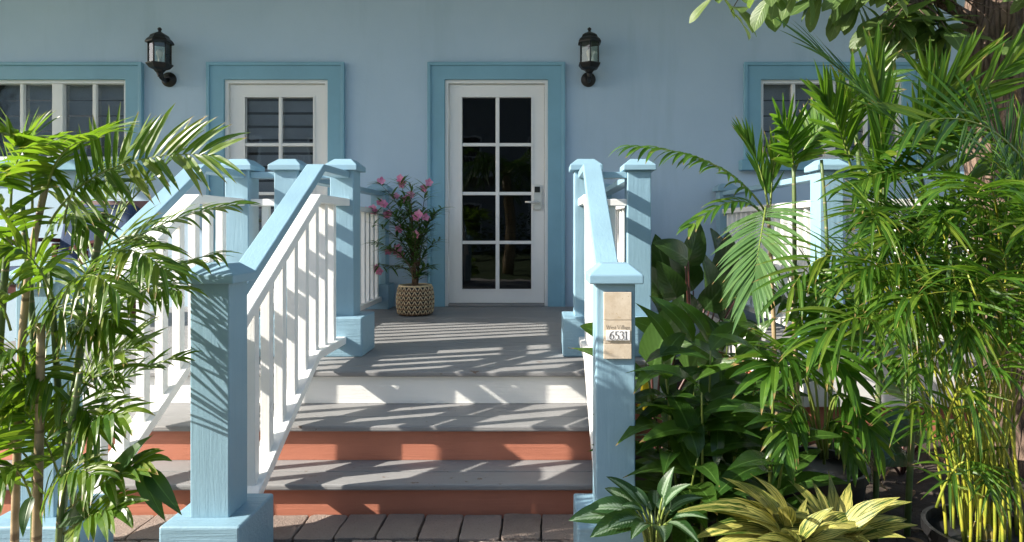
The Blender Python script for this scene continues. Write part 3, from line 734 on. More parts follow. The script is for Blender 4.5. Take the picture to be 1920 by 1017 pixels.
obj('back_frame', MB().prism([(cy_ + .325, DECK + .33), (cy_ + .36, DECK + .33), (cy_ + .52, DECK + .98), (cy_ + .485, DECK + .98)], 'x', cx_ - .33, cx_ + .33), 'mahogany', ch, .006)

# ------------------------------------------------------------------ plants
def frond(par, a, b, c, n, L, W, mat, face=(0, -.5, 1), ang=(70, 30), droop=.7, t0=.18, rg=rng, fold=.14, rad=.0045, lift=.15, stalk='rachis', prof=strap, jit=.12, both=(-1, 1), seg=5):
    pts = q3(a, b, c, 14); face = Vector(face).normalized(); m = MB(); n = int(n * 1.35)
    for i in range(n):
        tt = i / (n - 1); t = t0 + (1 - t0) * tt; f = t * 14; k = min(13, int(f)); p = pts[k].lerp(pts[k + 1], f - k)
        tg = (pts[min(14, k + 1)] - pts[max(0, k - 1)]).normalized()
        sd = tg.cross(face)
        if sd.length < .05: sd = tg.orthogonal()
        sd.normalize(); nr = sd.cross(tg)
        for s in both:
            if rg.random() < .05: continue
            an = R(ang[0] + (ang[1] - ang[0]) * tt + rg.uniform(-75, 75) * jit)
            d = tg * math.cos(an) + sd * (s * math.sin(an)) + nr * (lift + rg.uniform(-jit, jit))
            l = L * (.62 + .38 * math.sin(math.pi * (.12 + .72 * tt))) * rg.uniform(.85, 1.12)
            m.leaf(p + tg * (s * .004), d, nr, l, W * 1.12 * rg.uniform(.75, 1.15), prof, droop * rg.uniform(.5, 1.5), fold, seg, rg=rg, twist=rg.uniform(-4, 4) * jit)
    fo = obj('frond', m, mat, par)
    st = obj('leaf_stalk', MB().tube(pts, [rad * (1 - .75 * i / 14) for i in range(15)], 5), stalk, fo, smooth=True)
    return fo
def cane(par, pts, r0, r1, mat, name='cane'):
    q = []
    for a, b in zip(pts[:-1], pts[1:]):
        for k in range(4): q.append(Vector(a).lerp(Vector(b), k / 4))
    q.append(Vector(pts[-1])); n = len(q)
    for _ in range(3): q = [q[0]] + [(q[i - 1] + q[i] * 2 + q[i + 1]) / 4 for i in range(1, n - 1)] + [q[-1]]
    return obj(name, MB().tube(q, [r0 + (r1 - r0) * i / (n - 1) for i in range(n)], 8), mat, par, smooth=True)
def grd(px, d): p = at(px, 900, d); return Vector((p.x, d, .005))

# leaf meshes shared by the leafy plants
def variants(name, prof, W, n=5, droop=(.3, 1.1), fold=.14, wave=.03, seg=9, sd=1):
    out = []; r = random.Random(sd)
    for i in range(n):
        out.append(MB().leaf((0, 0, 0), (0, 1, .12), (0, 0, 1), 1., W * r.uniform(.9, 1.12), prof, r.uniform(*droop), fold * r.uniform(.6, 1.3), seg, wave, r, r.uniform(-.35, .35)).mesh(name, smooth=True))
    return out
def put_leaf(par, vs_, mat, p, d, L, up=(0, 0, 1), rg=rng, name='leaf', base=None):
    me_ = rg.choice(vs_)
    if base is None and not me_.materials: me_.materials.append(M[mat])
    o = bpy.data.objects.new(name, me_); COL.objects.link(o)
    d = Vector(d).normalized(); x = d.cross(Vector(up)); x = x.normalized() if x.length > 1e-3 else d.orthogonal().normalized(); z = x.cross(d)
    mt = Matrix((x, d, z)).transposed().to_4x4() @ Matrix.Diagonal((L, L, L, 1)); mt.translation = Vector(p)
    o.parent = par; o.matrix_parent_inverse = Matrix.Translation(-Vector(par.location)); o.matrix_basis = mt
    return o
def A(*t): return at(*t)

# --- bamboo palm on the left
rp = random.Random(41)
lp = thing('bamboo_palm', 'tall bright green bamboo palm clump with tan canes in front of the louvred door stairs', 'palm', tuple(grd(80, 1.95)))
CANES = [((22, 1.86), [(35, 720), (52, 500), (90, 330)], .011, 'cane_tan'), ((60, 1.95), [(68, 800), (60, 560), (40, 380)], .010, 'cane_green'),
         ((62, 1.82), [(74, 830), (77, 606)], .013, 'cane_tan'), ((105, 2.0), [(122, 860), (150, 660), (180, 470), (196, 400)], .013, 'cane_green'),
         ((150, 1.9), [(140, 920), (110, 760), (98, 560)], .010, 'cane_green'), ((100, 1.78), [(112, 960), (128, 830), (150, 700)], .010, 'cane_green'), ((-30, 1.9), [(-10, 800), (5, 560), (20, 400)], .011, 'cane_green')]
for (gx, d), ps, r_, mt in CANES:
    cane(lp, [grd(gx, d)] + [A(x, y, d - .01 * i) for i, (x, y) in enumerate(ps)], r_, r_ * .8, mt)
LF = [  # base, mid, tip (px, py, distance), leaflets, length, width, face, angles, droop, lift
 ((92, 420, 1.82), (205, 318, 1.80), (392, 290, 1.78), 16, .17, .019, (.1, -1, .3), (82, 30), .45, .15),
 ((90, 350, 1.82), (120, 285, 1.75), (180, 262, 1.66), 10, .16, .020, (0, -.4, 1), (72, 30), .6, .3),
 ((60, 400, 1.85), (50, 300, 1.80), (5, 252, 1.72), 11, .15, .020, (.2, -.5, 1), (70, 28), .7, .2),
 ((190, 440, 2.0), (270, 350, 1.95), (352, 272, 1.92), 11, .14, .017, (-.5, -.6, .6), (60, 22), .4, .2),
 ((170, 520, 2.0), (285, 430, 2.05), (440, 385, 2.06), 12, .12, .017, (-.1, -.5, 1), (60, 25), .7, .1),
 ((170, 560, 2.05), (280, 515, 2.09), (395, 478, 2.08), 10, .13, .017, (0, -.3, 1), (55, 20), 1.1, 0.),
 ((160, 520, 1.9), (225, 470, 1.82), (300, 500, 1.74), 11, .15, .018, (0, -.5, 1), (65, 25), .9, .1),
 ((150, 640, 1.95), (235, 560, 1.88), (330, 545, 1.8), 9, .13, .018, (0, -.5, 1), (60, 28), 1.0, 0.),
 ((150, 780, 2.0), (240, 705, 2.06), (340, 670, 2.08), 10, .085, .015, (-.1, -.6, .9), (48, 20), .6, .1),
 ((110, 780, 1.85), (180, 690, 1.8), (262, 650, 1.76), 8, .11, .018, (0, -.6, .8), (60, 25), .5, .15),
 ((120, 880, 1.85), (165, 800, 1.8), (225, 780, 1.75), 6, .13, .030, (0, -.5, .9), (60, 25), 1.0, .1),
 ((120, 960, 1.8), (195, 905, 1.78), (262, 872, 1.76), 6, .12, .030, (0, -.6, .8), (60, 20), .8, .1),
 ((110, 1010, 1.8), (165, 970, 1.74), (215, 955, 1.7), 5, .13, .028, (0, -.6, .8), (55, 15), 1.0, .1),
 ((100, 560, 1.8), (40, 470, 1.72), (-40, 480, 1.66), 11, .16, .020, (0, -.5, 1), (68, 25), 1.0, .1),
 ((98, 600, 1.85), (150, 520, 1.76), (215, 545, 1.68), 9, .15, .019, (0, -.5, 1), (65, 25), 1.2, 0.),
 ((40, 480, 1.84), (-5, 380, 1.76), (-60, 340, 1.7), 11, .15, .020, (0, -.5, 1), (68, 25), .8, .15),
 ((20, 400, 1.9), (30, 310, 1.84), (62, 262, 1.78), 10, .14, .020, (0, -.6, .7), (60, 25), .4, .2),
 ((20, 620, 1.85), (-20, 540, 1.78), (-80, 540, 1.72), 9, .14, .020, (0, -.5, 1), (65, 25), 1.0, .1),
 ((68, 720, 1.9), (30, 660, 1.84), (-20, 690, 1.76), 8, .14, .020, (0, -.5, 1), (65, 25), 1.0, .1),
 ((60, 820, 1.9), (25, 770, 1.82), (-10, 800, 1.76), 7, .14, .024, (0, -.5, 1), (65, 25), 1.0, .1),
 ((60, 940, 1.86), (30, 880, 1.8), (0, 900, 1.74), 7, .14, .026, (0, -.5, 1), (65, 25), 1.0, .1),
 ((150, 640, 2.08), (190, 560, 2.12), (300, 520, 2.13), 12, .17, .011, (-.2, -.8, .6), (60, 22), .7, .1),
 ((150, 740, 2.06), (190, 680, 2.12), (250, 640, 2.13), 10, .15, .011, (-.2, -.8, .6), (60, 22), .7, .1),
 ((140, 600, 2.06), (180, 480, 2.12), (260, 440, 2.13), 12, .17, .012, (-.2, -.8, .6), (60, 22), .6, .1),
 ((112, 900, 1.88), (70, 800, 1.84), (20, 760, 1.8), 8, .14, .02, (0, -.6, .9), (60, 22), .8, .1),
 ((120, 860, 1.95), (150, 740, 1.9), (215, 700, 1.86), 9, .13, .018, (0, -.6, .9), (60, 22), .9, .1),
 ((60, 1000, 1.84), (110, 900, 1.78), (170, 890, 1.7), 8, .13, .022, (0, -.6, .9), (60, 22), .9, .1),
 ((196, 400, 2.0), (215, 330, 1.98), (262, 262, 1.94), 9, .13, .018, (-.3, -.8, .4), (50, 18), .3, .1),
 ((120, 420, 1.9), (150, 350, 1.88), (225, 345, 1.82), 10, .14, .018, (0, -.6, .9), (62, 22), .7, .2)]
for f in LF: frond(lp, A(*f[0]), A(*f[1]), A(*f[2]), f[3] + 2, f[4] * 1.05, f[5] * .88, 'palm_light', f[6], f[7], f[8], rg=rp, lift=f[9], rad=.0038)
for k in range(14):
    px = rp.uniform(-30, 170); py = rp.uniform(350, 960); d = rp.uniform(1.8, 2.06); s = rp.choice((-1, 1, 1)); w = rp.uniform(60, 130); h = rp.uniform(30, 90)
    frond(lp, A(px, py, d), A(px + s * w * .55, py - h, d - .05), A(px + s * w, py - h + rp.uniform(0, 50), d - .1), 10, .16, .016, 'palm_light', (rp.uniform(-.3, .3), -.6, .9), (58, 20), rp.uniform(.3, 1.), rg=rp, lift=.1, rad=.0033)
gl = variants('broad_leaf', lance, .27, 4, (.6, 1.2), sd=5)
for (p0, p1) in [((215, 905), (272, 822)), ((262, 880), (300, 985)), ((275, 880), (330, 975)), ((160, 850), (200, 905)), ((150, 800), (88, 835)), ((110, 980), (200, 975)), ((60, 930), (40, 1010))]:
    a, b = A(*p0, 1.78), A(*p1, 1.72); put_leaf(lp, gl, 'palm_leaf_dark', a, b - a + Vector((0, 0, .03)), (b - a).length, (0, -.7, .7), rp)

# --- tall palms on the right, behind the ginger
rp2 = random.Random(77)
kp = thing('bamboo_palm', 'slender bamboo palm with a drooping silvery frond arching over towards the blue post', 'palm', tuple(grd(1450, 2.75)))
for g0, ps, r_, mt in [((1462, 2.75), [(1452, 640), (1445, 480), (1440, 385)], .011, 'cane_tan'), ((1500, 2.78), [(1490, 620), (1490, 420), (1488, 310)], .012, 'cane_green'),
                       ((1525, 2.7), [(1490, 700), (1486, 500)], .009, 'cane_tan')]:
    cane(kp, [grd(*g0)] + [A(x, y, g0[1] - .01 * i) for i, (x, y) in enumerate(ps)], r_, r_ * .75, mt)
KF = [
 ((1436, 398, 2.72), (1340, 310, 2.66), (1190, 276, 2.6), 13, .15, .024, (0, -.25, 1), (62, 22), 1.3, 0., 'palm_leaf'),
 ((1440, 420, 2.74), (1385, 378, 2.66), (1300, 420, 2.58), 8, .12, .022, (0, -.4, 1), (55, 20), .9, .05, 'palm_leaf'),
 ((1436, 388, 2.66), (1430, 425, 2.46), (1412, 530, 2.30), 15, .25, .022, (-.55, -.8, .5), (70, 14), .4, .05, 'palm_gloss'),
 ((1442, 400, 2.74), (1425, 320, 2.74), (1400, 262, 2.74), 10, .15, .013, (0, -1, .1), (22, 8), .05, .05, 'palm_leaf'),
 ((1444, 400, 2.76), (1450, 320, 2.76), (1462, 290, 2.74), 9, .16, .014, (0, -1, .1), (26, 10), .05, .05, 'palm_leaf'),
 ((1488, 330, 2.78), (1520, 262, 2.74), (1575, 208, 2.7), 12, .17, .022, (-.4, -.6, .5), (62, 24), .3, .2, 'palm_leaf'),
 ((1488, 340, 2.78), (1482, 270, 2.72), (1462, 230, 2.66), 10, .17, .024, (0, -.8, .4), (58, 22), .4, .2, 'palm_leaf'),
]
for f in KF: frond(kp, A(*f[0]), A(*f[1]), A(*f[2]), f[3], f[4], f[5], f[10], f[6], f[7], f[8], rg=rp2, lift=f[9], rad=.0055, jit=.03 if f[10] == 'palm_gloss' else .1)

ap = thing('palm_clump', 'dense dark green palm clump reaching up to the tree trunk and leaves', 'palm', tuple(grd(1640, 2.6)))
for g0, ps, r_ in [((1600, 2.6), [(1600, 600), (1622, 420), (1600, 200)], .013), ((1640, 2.5), [(1650, 600), (1660, 400), (1650, 260)], .012), ((1700, 2.55), [(1720, 600), (1740, 400), (1720, 300)], .013), ((1560, 2.7), [(1555, 620), (1550, 420), (1540, 300)], .010), ((1790, 2.6), [(1800, 600), (1800, 420), (1770, 300)], .012)]:
    cane(ap, [grd(*g0)] + [A(x, y, g0[1]) for x, y in ps], r_, r_ * .7, 'cane_green')
AF = [
 ((1650, 390, 2.4), (1652, 270, 2.36), (1640, 130, 2.32), 11, .24, .022, (0, -1, .1), (26, 8), .05, .05),
 ((1600, 330, 2.5), (1575, 250, 2.44), (1548, 190, 2.4), 10, .20, .022, (.1, -.9, .3), (50, 16), .2, .1),
 ((1720, 330, 2.42), (1810, 205, 2.38), (1935, 85, 2.34), 12, .21, .021, (.5, -.8, .4), (52, 14), .05, .1),
 ((1690, 330, 2.4), (1735, 230, 2.36), (1800, 130, 2.3), 11, .22, .021, (.2, -.9, .2), (40, 12), .05, .1),
 ((1880, 430, 2.3), (1690, 240, 2.22), (1530, 92, 2.14), 20, .22, .014, (.2, -.7, .8), (24, 12), .2, .0),
 ((1950, 350, 2.3), (1850, 240, 2.24), (1715, 232, 2.16), 10, .26, .020, (0, -.9, .5), (72, 26), .4, .05),
 ((1960, 440, 2.3), (1880, 320, 2.25), (1780, 290, 2.2), 9, .26, .021, (0, -.9, .5), (72, 26), .4, .05),
 ((1620, 400, 2.5), (1640, 310, 2.4), (1720, 275, 2.3), 12, .22, .022, (0, -.6, .9), (66, 22), .7, .2),
 ((1600, 300, 2.55), (1585, 220, 2.5), (1640, 150, 2.44), 10, .2, .022, (0, -.9, .4), (56, 20), .5, .2),
 ((1740, 420, 2.4), (1690, 330, 2.3), (1610, 345, 2.2), 12, .22, .02, (0, -.6, .9), (66, 22), .9, .1),
 ((1770, 330, 2.5), (1770, 230, 2.44), (1740, 150, 2.4), 11, .22, .02, (0, -1, .2), (46, 14), .1, .1)]
for f in AF: frond(ap, A(*f[0]), A(*f[1]), A(*f[2]), f[3], f[4], f[5], 'palm_leaf_dark' if f[3] > 12 else 'areca_leaf', f[6], f[7], f[8], rg=rp2, lift=f[9], rad=.006)
for k in range(15):
    px = rp2.uniform(1725, 1910); py = rp2.uniform(430, 660); d = rp2.uniform(2.3, 2.75); s = rp2.choice((-1, 1)); w = rp2.uniform(80, 170); h = rp2.uniform(40, 150)
    frond(ap, A(px, py, d), A(px + s * w * .5, py - h, d - .1), A(px + s * w, py - h + rp2.uniform(0, 70), d - .2), 15, .25, .016, rp2.choice(('palm_leaf_dark', 'palm_leaf', 'palm_light')), (rp2.uniform(-.4, .4), -.7, .8), (62, 18), rp2.uniform(.25, .8), rg=rp2, lift=.1, rad=.004)

# --- areca palm with yellow canes in its black pot
def nursery_pot(c, r, h, label):
    g = thing('plant_pot', label, 'pot', c, 'black nursery pots')
    obj('pot_body', MB().lathe([(0, .004), (r * .78, .004), (r * .96, h - .035), (r * .96, h - .033)], c, 32), 'pot', g, smooth=True)
    obj('pot_rim', MB().lathe([(r * .962, h - .034), (r * 1.03, h - .034), (r * 1.03, h), (r * .95, h), (r * .93, h - .05), (r * .93, h - .06)], c, 32), 'pot', g, smooth=False)
    obj('potting_soil', MB().lathe([(0, h - .04), (r * .5, h - .045), (r * .93, h - .055)], c, 24), 'mulch', g)
    return g
pc = (A(1850, 960, 2.12).x, 2.12, .006)
nursery_pot(pc, .185, .25, 'black plastic nursery pot under the yellow-stemmed areca palm')
yp = thing('areca_palm', 'areca palm with many thin yellow canes and light green arching fronds', 'palm', (pc[0], pc[1], .21))
r5 = random.Random(9)
tops = []
for k in range(48):
    a = r5.random() * 6.28; rr = r5.uniform(.0, .15); b0 = Vector((pc[0] + rr * math.cos(a), pc[1] + rr * math.sin(a), .20))
    tpx = r5.uniform(1665, 1960); e = A(tpx, r5.uniform(480, 720), pc[1] + .6 * rr * math.sin(a) + r5.uniform(-.12, .12))
    mid = b0.lerp(e, .5) + Vector(((b0.x - e.x) * .22, 0, 0)); pts = q3(b0, mid, e, 8)
    obj('cane', MB().tube(pts, [.0055 - .003 * i / 8 for i in range(9)], 6), 'cane_yellow', yp, smooth=True); tops.append(pts)
    if k % 8 == 0: obj('leaf_sheath', MB().tube([b0 - Vector((0, 0, .02)), b0 + Vector((0, 0, .05)), pts[2] * .5 + b0 * .5], [.013, .012, .007], 8), 'sheath', yp, smooth=True)
YF = [((1875, 470, 2.2), (1862, 362, 2.02), (1832, 364, 1.70), 13, .26, .021, (0, -.2, 1), (84, 50), 1.5, .35),
      ((1895, 640, 2.1), (1878, 535, 1.98), (1840, 532, 1.68), 12, .25, .020, (0, -.2, 1), (84, 50), 1.4, .35),
      ((1880, 660, 2.05), (1850, 560, 1.98), (1700, 560, 1.86), 12, .20, .016, (0, -.4, 1), (60, 20), 1.2, .2),
      ((1800, 700, 2.05), (1790, 640, 2.0), (1735, 690, 1.9), 9, .17, .012, (0, -.4, 1), (60, 25), 1.4, .2),
      ((1780, 900, 2.05), (1760, 800, 2.0), (1720, 770, 1.94), 8, .15, .010, (0, -.8, .5), (40, 15), .9, .2),
      ((1860, 720, 2.0), (1900, 640, 1.95), (1960, 660, 1.9), 10, .2, .015, (0, -.4, 1), (66, 25), 1.2, .2),
      ((1800, 820, 2.0), (1820, 720, 1.92), (1870, 700, 1.84), 9, .16, .012, (0, -.5, .9), (60, 25), 1.3, .2),
      ((1760, 600, 2.1), (1700, 500, 2.04), (1610, 530, 1.96), 12, .2, .016, (0, -.5, 1), (66, 25), 1., .15)]
for b_, m_, t_ in [((1900, 600, 2.3), (1880, 420, 2.2), (1760, 400, 2.05)), ((1930, 560, 2.3), (1930, 400, 2.2), (1860, 300, 2.1)), ((1880, 620, 2.3), (1800, 450, 2.2), (1660, 450, 2.08)), ((1940, 640, 2.2), (1960, 480, 2.1), (1900, 440, 1.95)), ((1820, 600, 2.35), (1740, 420, 2.3), (1620, 400, 2.2)), ((1850, 560, 2.4), (1790, 360, 2.35), (1680, 330, 2.28)), ((1940, 470, 2.4), (1900, 300, 2.35), (1800, 210, 2.3))]:
    YF.append((b_, m_, t_, 17, .23, .0155, (r5.uniform(-.2, .2), -.7, .8), (58, 14), .45, .12))
for k in range(7):
    px = r5.uniform(1740, 1920); py = r5.uniform(640, 960); d = r5.uniform(1.9, 2.12); s = r5.choice((-1, -1, 1)); w = r5.uniform(30, 110); h = r5.uniform(30, 90)
    YF.append(((px, py, d), (px + s * w * .5, py - h, d - .05), (px + s * w, py - h + r5.uniform(0, 50), d - .1), 8, .17, .009, (0, -.6, .9), (56, 18), .8, .15))
for f in YF: frond(yp, A(*f[0]), A(*f[1]), A(*f[2]), f[3], f[4], f[5], 'areca_leaf', f[6], f[7], f[8], rg=r5, lift=f[9], rad=.005, stalk='cane_yellow')
for pts in tops[:20]:
    e = pts[-1]; dx = pts[-1] - pts[-3]; dx.normalize(); s = r5.uniform(-.22, .22)
    m_ = e + dx * .16 + Vector((s * .5, r5.uniform(-.12, .02), .04)); t_ = m_ + Vector((s, r5.uniform(-.12, .05), r5.uniform(-.12, .04)))
    frond(yp, e, m_, t_, 10, .21, .0125, 'areca_leaf', (0, -.6, .9), (60, 18), r5.uniform(.4, 1.), rg=r5, lift=.15, rad=.0036, stalk='cane_yellow', t0=.25)

# --- small palm in a pot between the gingers
pc2 = (A(1532, 900, 2.5).x, 2.5, .006)
nursery_pot(pc2, .185, .33, 'black plastic nursery pot in deep shade behind the yellow striped ginger')
sp = thing('parlour_palm', 'small glossy palm with broad drooping fronds rising from the shaded pot', 'palm', (pc2[0], pc2[1], .29))
r6 = random.Random(3)
SF = [((1545, 860, 2.5), (1500, 690, 2.2), (1440, 700, 2.04), 9, .20, .024, (0, -.5, 1), (70, 22), .9, .1),
      ((1540, 860, 2.5), (1515, 668, 2.2), (1585, 700, 2.04), 9, .20, .026, (0, -.4, 1), (74, 26), 1., .15),
      ((1550, 860, 2.48), (1570, 742, 2.2), (1645, 835, 2.1), 11, .14, .022, (.2, -.9, .5), (62, 24), .5, .05),
      ((1540, 860, 2.5), (1500, 760, 2.25), (1470, 850, 2.12), 10, .14, .02, (0, -.9, .6), (62, 24), .8, .05),
      ((1550, 860, 2.52), (1580, 640, 2.5), (1660, 600, 2.4), 12, .18, .022, (0, -.6, .9), (66, 24), .8, .1),
      ((1540, 860, 2.52), (1510, 620, 2.5), (1450, 560, 2.42), 12, .18, .022, (0, -.6, .9), (66, 24), .7, .1),
      ((1545, 860, 2.52), (1545, 600, 2.5), (1520, 520, 2.42), 12, .17, .021, (0, -.8, .6), (60, 22), .5, .1),
      ((1545, 860, 2.52), (1590, 700, 2.3), (1680, 690, 2.15), 10, .17, .021, (0, -.6, .9), (62, 22), .9, .1),
      ((1545, 870, 2.5), (1560, 790, 2.42), (1600, 860, 2.32), 9, .13, .02, (0, -.8, .7), (62, 22), .9, .1)]
for f in SF: frond(sp, A(*f[0]), A(*f[1]), A(*f[2]), f[3], f[4], f[5] * 1.15, 'palm_leaf', f[6], f[7], f[8], rg=r6, lift=f[9], rad=.006, t0=.45)

# --- green ginger clump
rg_ = random.Random(15)
gv = variants('ginger_leaf', lance, .31, 6, (.6, 1.7), sd=8, wave=.02)
gp = thing('ginger_plant', 'leafy dark green ginger clump beside the numbered newel post', 'shrub', tuple(grd(1320, 2.6)))
for k in range(24):
    gx = rg_.uniform(1225, 1440); d = rg_.uniform(2.28, 2.75); b0 = grd(gx, d)
    e = A(gx + rg_.uniform(-55, 45), rg_.uniform(650, 880), d - rg_.uniform(0, .22))
    mid = b0.lerp(e, .5) + Vector(((b0.x - e.x) * .12, 0, .02)); pts = q3(b0, mid, e, 10)
    obj('stem', MB().tube(pts, [.008 - .005 * i / 10 for i in range(11)], 6), 'rachis', gp, smooth=True)
    nl = rg_.randint(7, 9); az = rg_.random() * 6.28
    for i in range(nl):
        t = .25 + .75 * i / (nl - 1); f = t * 10; q = min(9, int(f)); p = pts[q].lerp(pts[q + 1], f - q); tg = (pts[q + 1] - pts[q]).normalized()
        s = 1 if i % 2 else -1; h = Vector((math.cos(az), math.sin(az), 0)) * s + Vector((rg_.uniform(-.4, .4), rg_.uniform(-.6, .2), 0))
        put_leaf(gp, gv, 'ginger_leaf', p, tg * (.25 + .45 * t) + h, rg_.uniform(.20, .34), (0, -.25, 1), rg_)
# directed leaves seen clearly
for p0, p1, d in [((1262, 655), (1215, 575), 2.45), ((1300, 640), (1240, 560), 2.5), ((1330, 640), (1290, 570), 2.55), ((1330, 690), (1390, 690), 2.35), ((1400, 650), (1450, 605), 2.5), ((1385, 640), (1395, 570), 2.5), ((1355, 660), (1335, 595), 2.5),
                  ((1380, 800), (1470, 795), 2.3), ((1390, 810), (1495, 865), 2.28), ((1250, 760), (1195, 800), 2.35), ((1255, 815), (1205, 860), 2.3), ((1262, 815), (1305, 860), 2.3), ((1345, 800), (1345, 880), 2.3), ((1330, 760), (1290, 830), 2.3), ((1370, 870), (1350, 920), 2.3)]:
    a, b = A(*p0, d), A(*p1, d - .08); put_leaf(gp, gv, 'ginger_leaf', a, b - a + Vector((0, 0, .04)), (b - a).length * 1.1, (0, -.7, .75), rg_)
# --- broad leaved plant behind the post
bv = variants('broad_leaf', ovate, .52, 3, (.25, .6), fold=.12, sd=3, wave=.015)
cp = thing('broad_leaf_plant', 'plant with broad pale green upright leaves touching the numbered newel post', 'plant', tuple(grd(1225, 2.75)))
for p0, p1, d, mt in [((1222, 690), (1278, 562), 2.7, 'big_leaf'), ((1290, 700), (1345, 610), 2.85, 'big_leaf'), ((1270, 640), (1190, 600), 2.8, 'big_leaf'), ((1240, 660), (1310, 640), 2.8, 'big_leaf'), ((1130, 628), (1092, 612), 2.7, 'big_leaf')]:
    a, b = A(*p0, d), A(*p1, d - .06); put_leaf(cp, bv, mt, a, b - a, (b - a).length * 1.08, (-.3, -.8, .5), rg_)
    if p0[0] > 1150: cane(cp, [grd(1225 + rg_.uniform(-12, 12), 2.78), A((1225 + p0[0]) / 2, 760, d), a], .008, .005, 'petiole_red', 'petiole')
yl = variants('yellow_leaf', lance, .3, 2, (.5, .9), sd=31)
for p0, p1 in [((1212, 700), (1200, 770)), ((1215, 745), (1200, 800))]:
    a, b = A(*p0, 2.6), A(*p1, 2.58); put_leaf(cp, yl, 'yellow_old', a, b - a, (b - a).length * 1.1, (.5, -.8, .2), rg_)

# --- dark philodendrons against the wall
pv = variants('glossy_leaf', ovate, .56, 4, (.3, .9), fold=.13, sd=6, wave=.02)
ph = thing('philodendron', 'dark glossy philodendron in the shade against the blue wall', 'plant', tuple(grd(1300, 4.9)))
PL = [((1285, 500), (1312, 428)), ((1290, 490), (1240, 452)), ((1250, 520), (1232, 452)), ((1245, 560), (1205, 500)), ((1300, 545), (1268, 470)), ((1340, 540), (1370, 450)), ((1335, 560), (1318, 480)), ((1300, 590), (1262, 540)), ((1320, 580), (1370, 520)), ((1290, 600), (1330, 560)), ((1250, 600), (1225, 560)), ((1350, 600), (1395, 560)), ((1380, 560), (1420, 500)), ((1270, 560), (1240, 500)), ((1360, 520), (1340, 440))]
for p0, p1 in PL:
    d = rg_.uniform(4.3, 5.3); a, b = A(*p0, d), A(*p1, d - .1)
    put_leaf(ph, pv, 'philo_leaf', a, b - a, (b - a).length * 1.15, (rg_.uniform(-.4, .4), -.8, .6), rg_)
    cane(ph, [grd(1300 + rg_.uniform(-20, 20), 4.9), Vector(a) * .5 + grd(1300, 4.9) * .5 + Vector((0, 0, .06)), a], .010, .006, 'petiole_red', 'petiole')
ph2 = thing('philodendron', 'low dark broad-leaved plant on bare soil by the terracotta foundation', 'plant', tuple(grd(1680, 3.3)))
for p0, p1, d in [((1730, 800), (1650, 830), 3.0), ((1745, 760), (1670, 735), 3.2), ((1700, 850), (1660, 870), 2.9), ((1760, 820), (1800, 800), 3.), ((1700, 770), (1690, 720), 3.3), ((1650, 900), (1590, 880), 2.9)]:
    a, b = A(*p0, d), A(*p1, d - .1); put_leaf(ph2, pv, 'philo_leaf', a, b - a + Vector((0, 0, .03)), (b - a).length * 1.3, (0, -.6, .8), rg_)
    cane(ph2, [grd(1690, 3.2), Vector(a) * .5 + grd(1690, 3.2) * .5 + Vector((0, 0, .08)), a], .008, .005, 'petiole_red', 'petiole')
lf = grd(1365, 3.4)
gp2 = thing('ginger_plant', 'shaded ginger stems growing between the porch and the tall palms', 'shrub', tuple(lf))
for k in range(12):
    gx = rg_.uniform(1290, 1480); d = rg_.uniform(3.1, 3.8); b0 = grd(gx, d); e = A(gx + rg_.uniform(-30, 30), rg_.uniform(590, 700), d - .1); pts = q3(b0, b0.lerp(e, .5), e, 8)
    obj('stem', MB().tube(pts, [.008 - .005 * i / 8 for i in range(9)], 6), 'rachis', gp2, smooth=True)
    for i in range(7):
        p = pts[2 + min(6, i)]; az = rg_.random() * 6.28
        put_leaf(gp2, gv, 'ginger_leaf', p, Vector((math.cos(az), math.sin(az), .6)), rg_.uniform(.2, .32), (0, -.2, 1), rg_)

# --- silver patterned plant and yellow striped ginger at the front
sv = variants('silver_leaf', ovate, .40, 5, (.6, 1.5), fold=.14, sd=12, wave=.02)
ag = thing('aglaonema', 'low plant with silver and dark green patterned leaves at the newel foot', 'plant', tuple(grd(1225, 2.06)))
c0 = A(1228, 1000, 2.06)
for p1, d in [((1082, 990), 1.98), ((1105, 958), 2.0), ((1140, 905), 2.1), ((1135, 935), 2.12), ((1178, 915), 2.1), ((1265, 886), 2.05), ((1287, 918), 1.98), ((1312, 940), 2.0), ((1322, 992), 1.92), ((1300, 1015), 1.88), ((1190, 1020), 1.86), ((1150, 1005), 1.9), ((1245, 1030), 1.82), ((1210, 955), 2.2), ((1230, 930), 2.25), ((1280, 960), 2.16), ((1120, 1020), 1.88), ((1170, 960), 2.0), ((1255, 935), 2.12)]:
    b = A(*p1, d); k = rg_.uniform(.25, .42); a = c0.lerp(b, k) + Vector((0, 0, .04))
    put_leaf(ag, sv, 'silver_leaf', a, b - a + Vector((0, 0, .05)), (b - a).length * 1.15, (0, -.35, 1), rg_)
    cane(ag, [Vector((c0.x, c0.y, .01)), (c0 + a) * .5, a], .005, .003, 'rachis', 'petiole')
yv = variants('striped_leaf', lance, .25, 6, (.5, 1.5), fold=.12, sd=22, wave=.03)
vg = thing('striped_ginger', 'yellow and green striped ginger with long arching leaves in the foreground bed', 'plant', tuple(grd(1490, 2.0)))
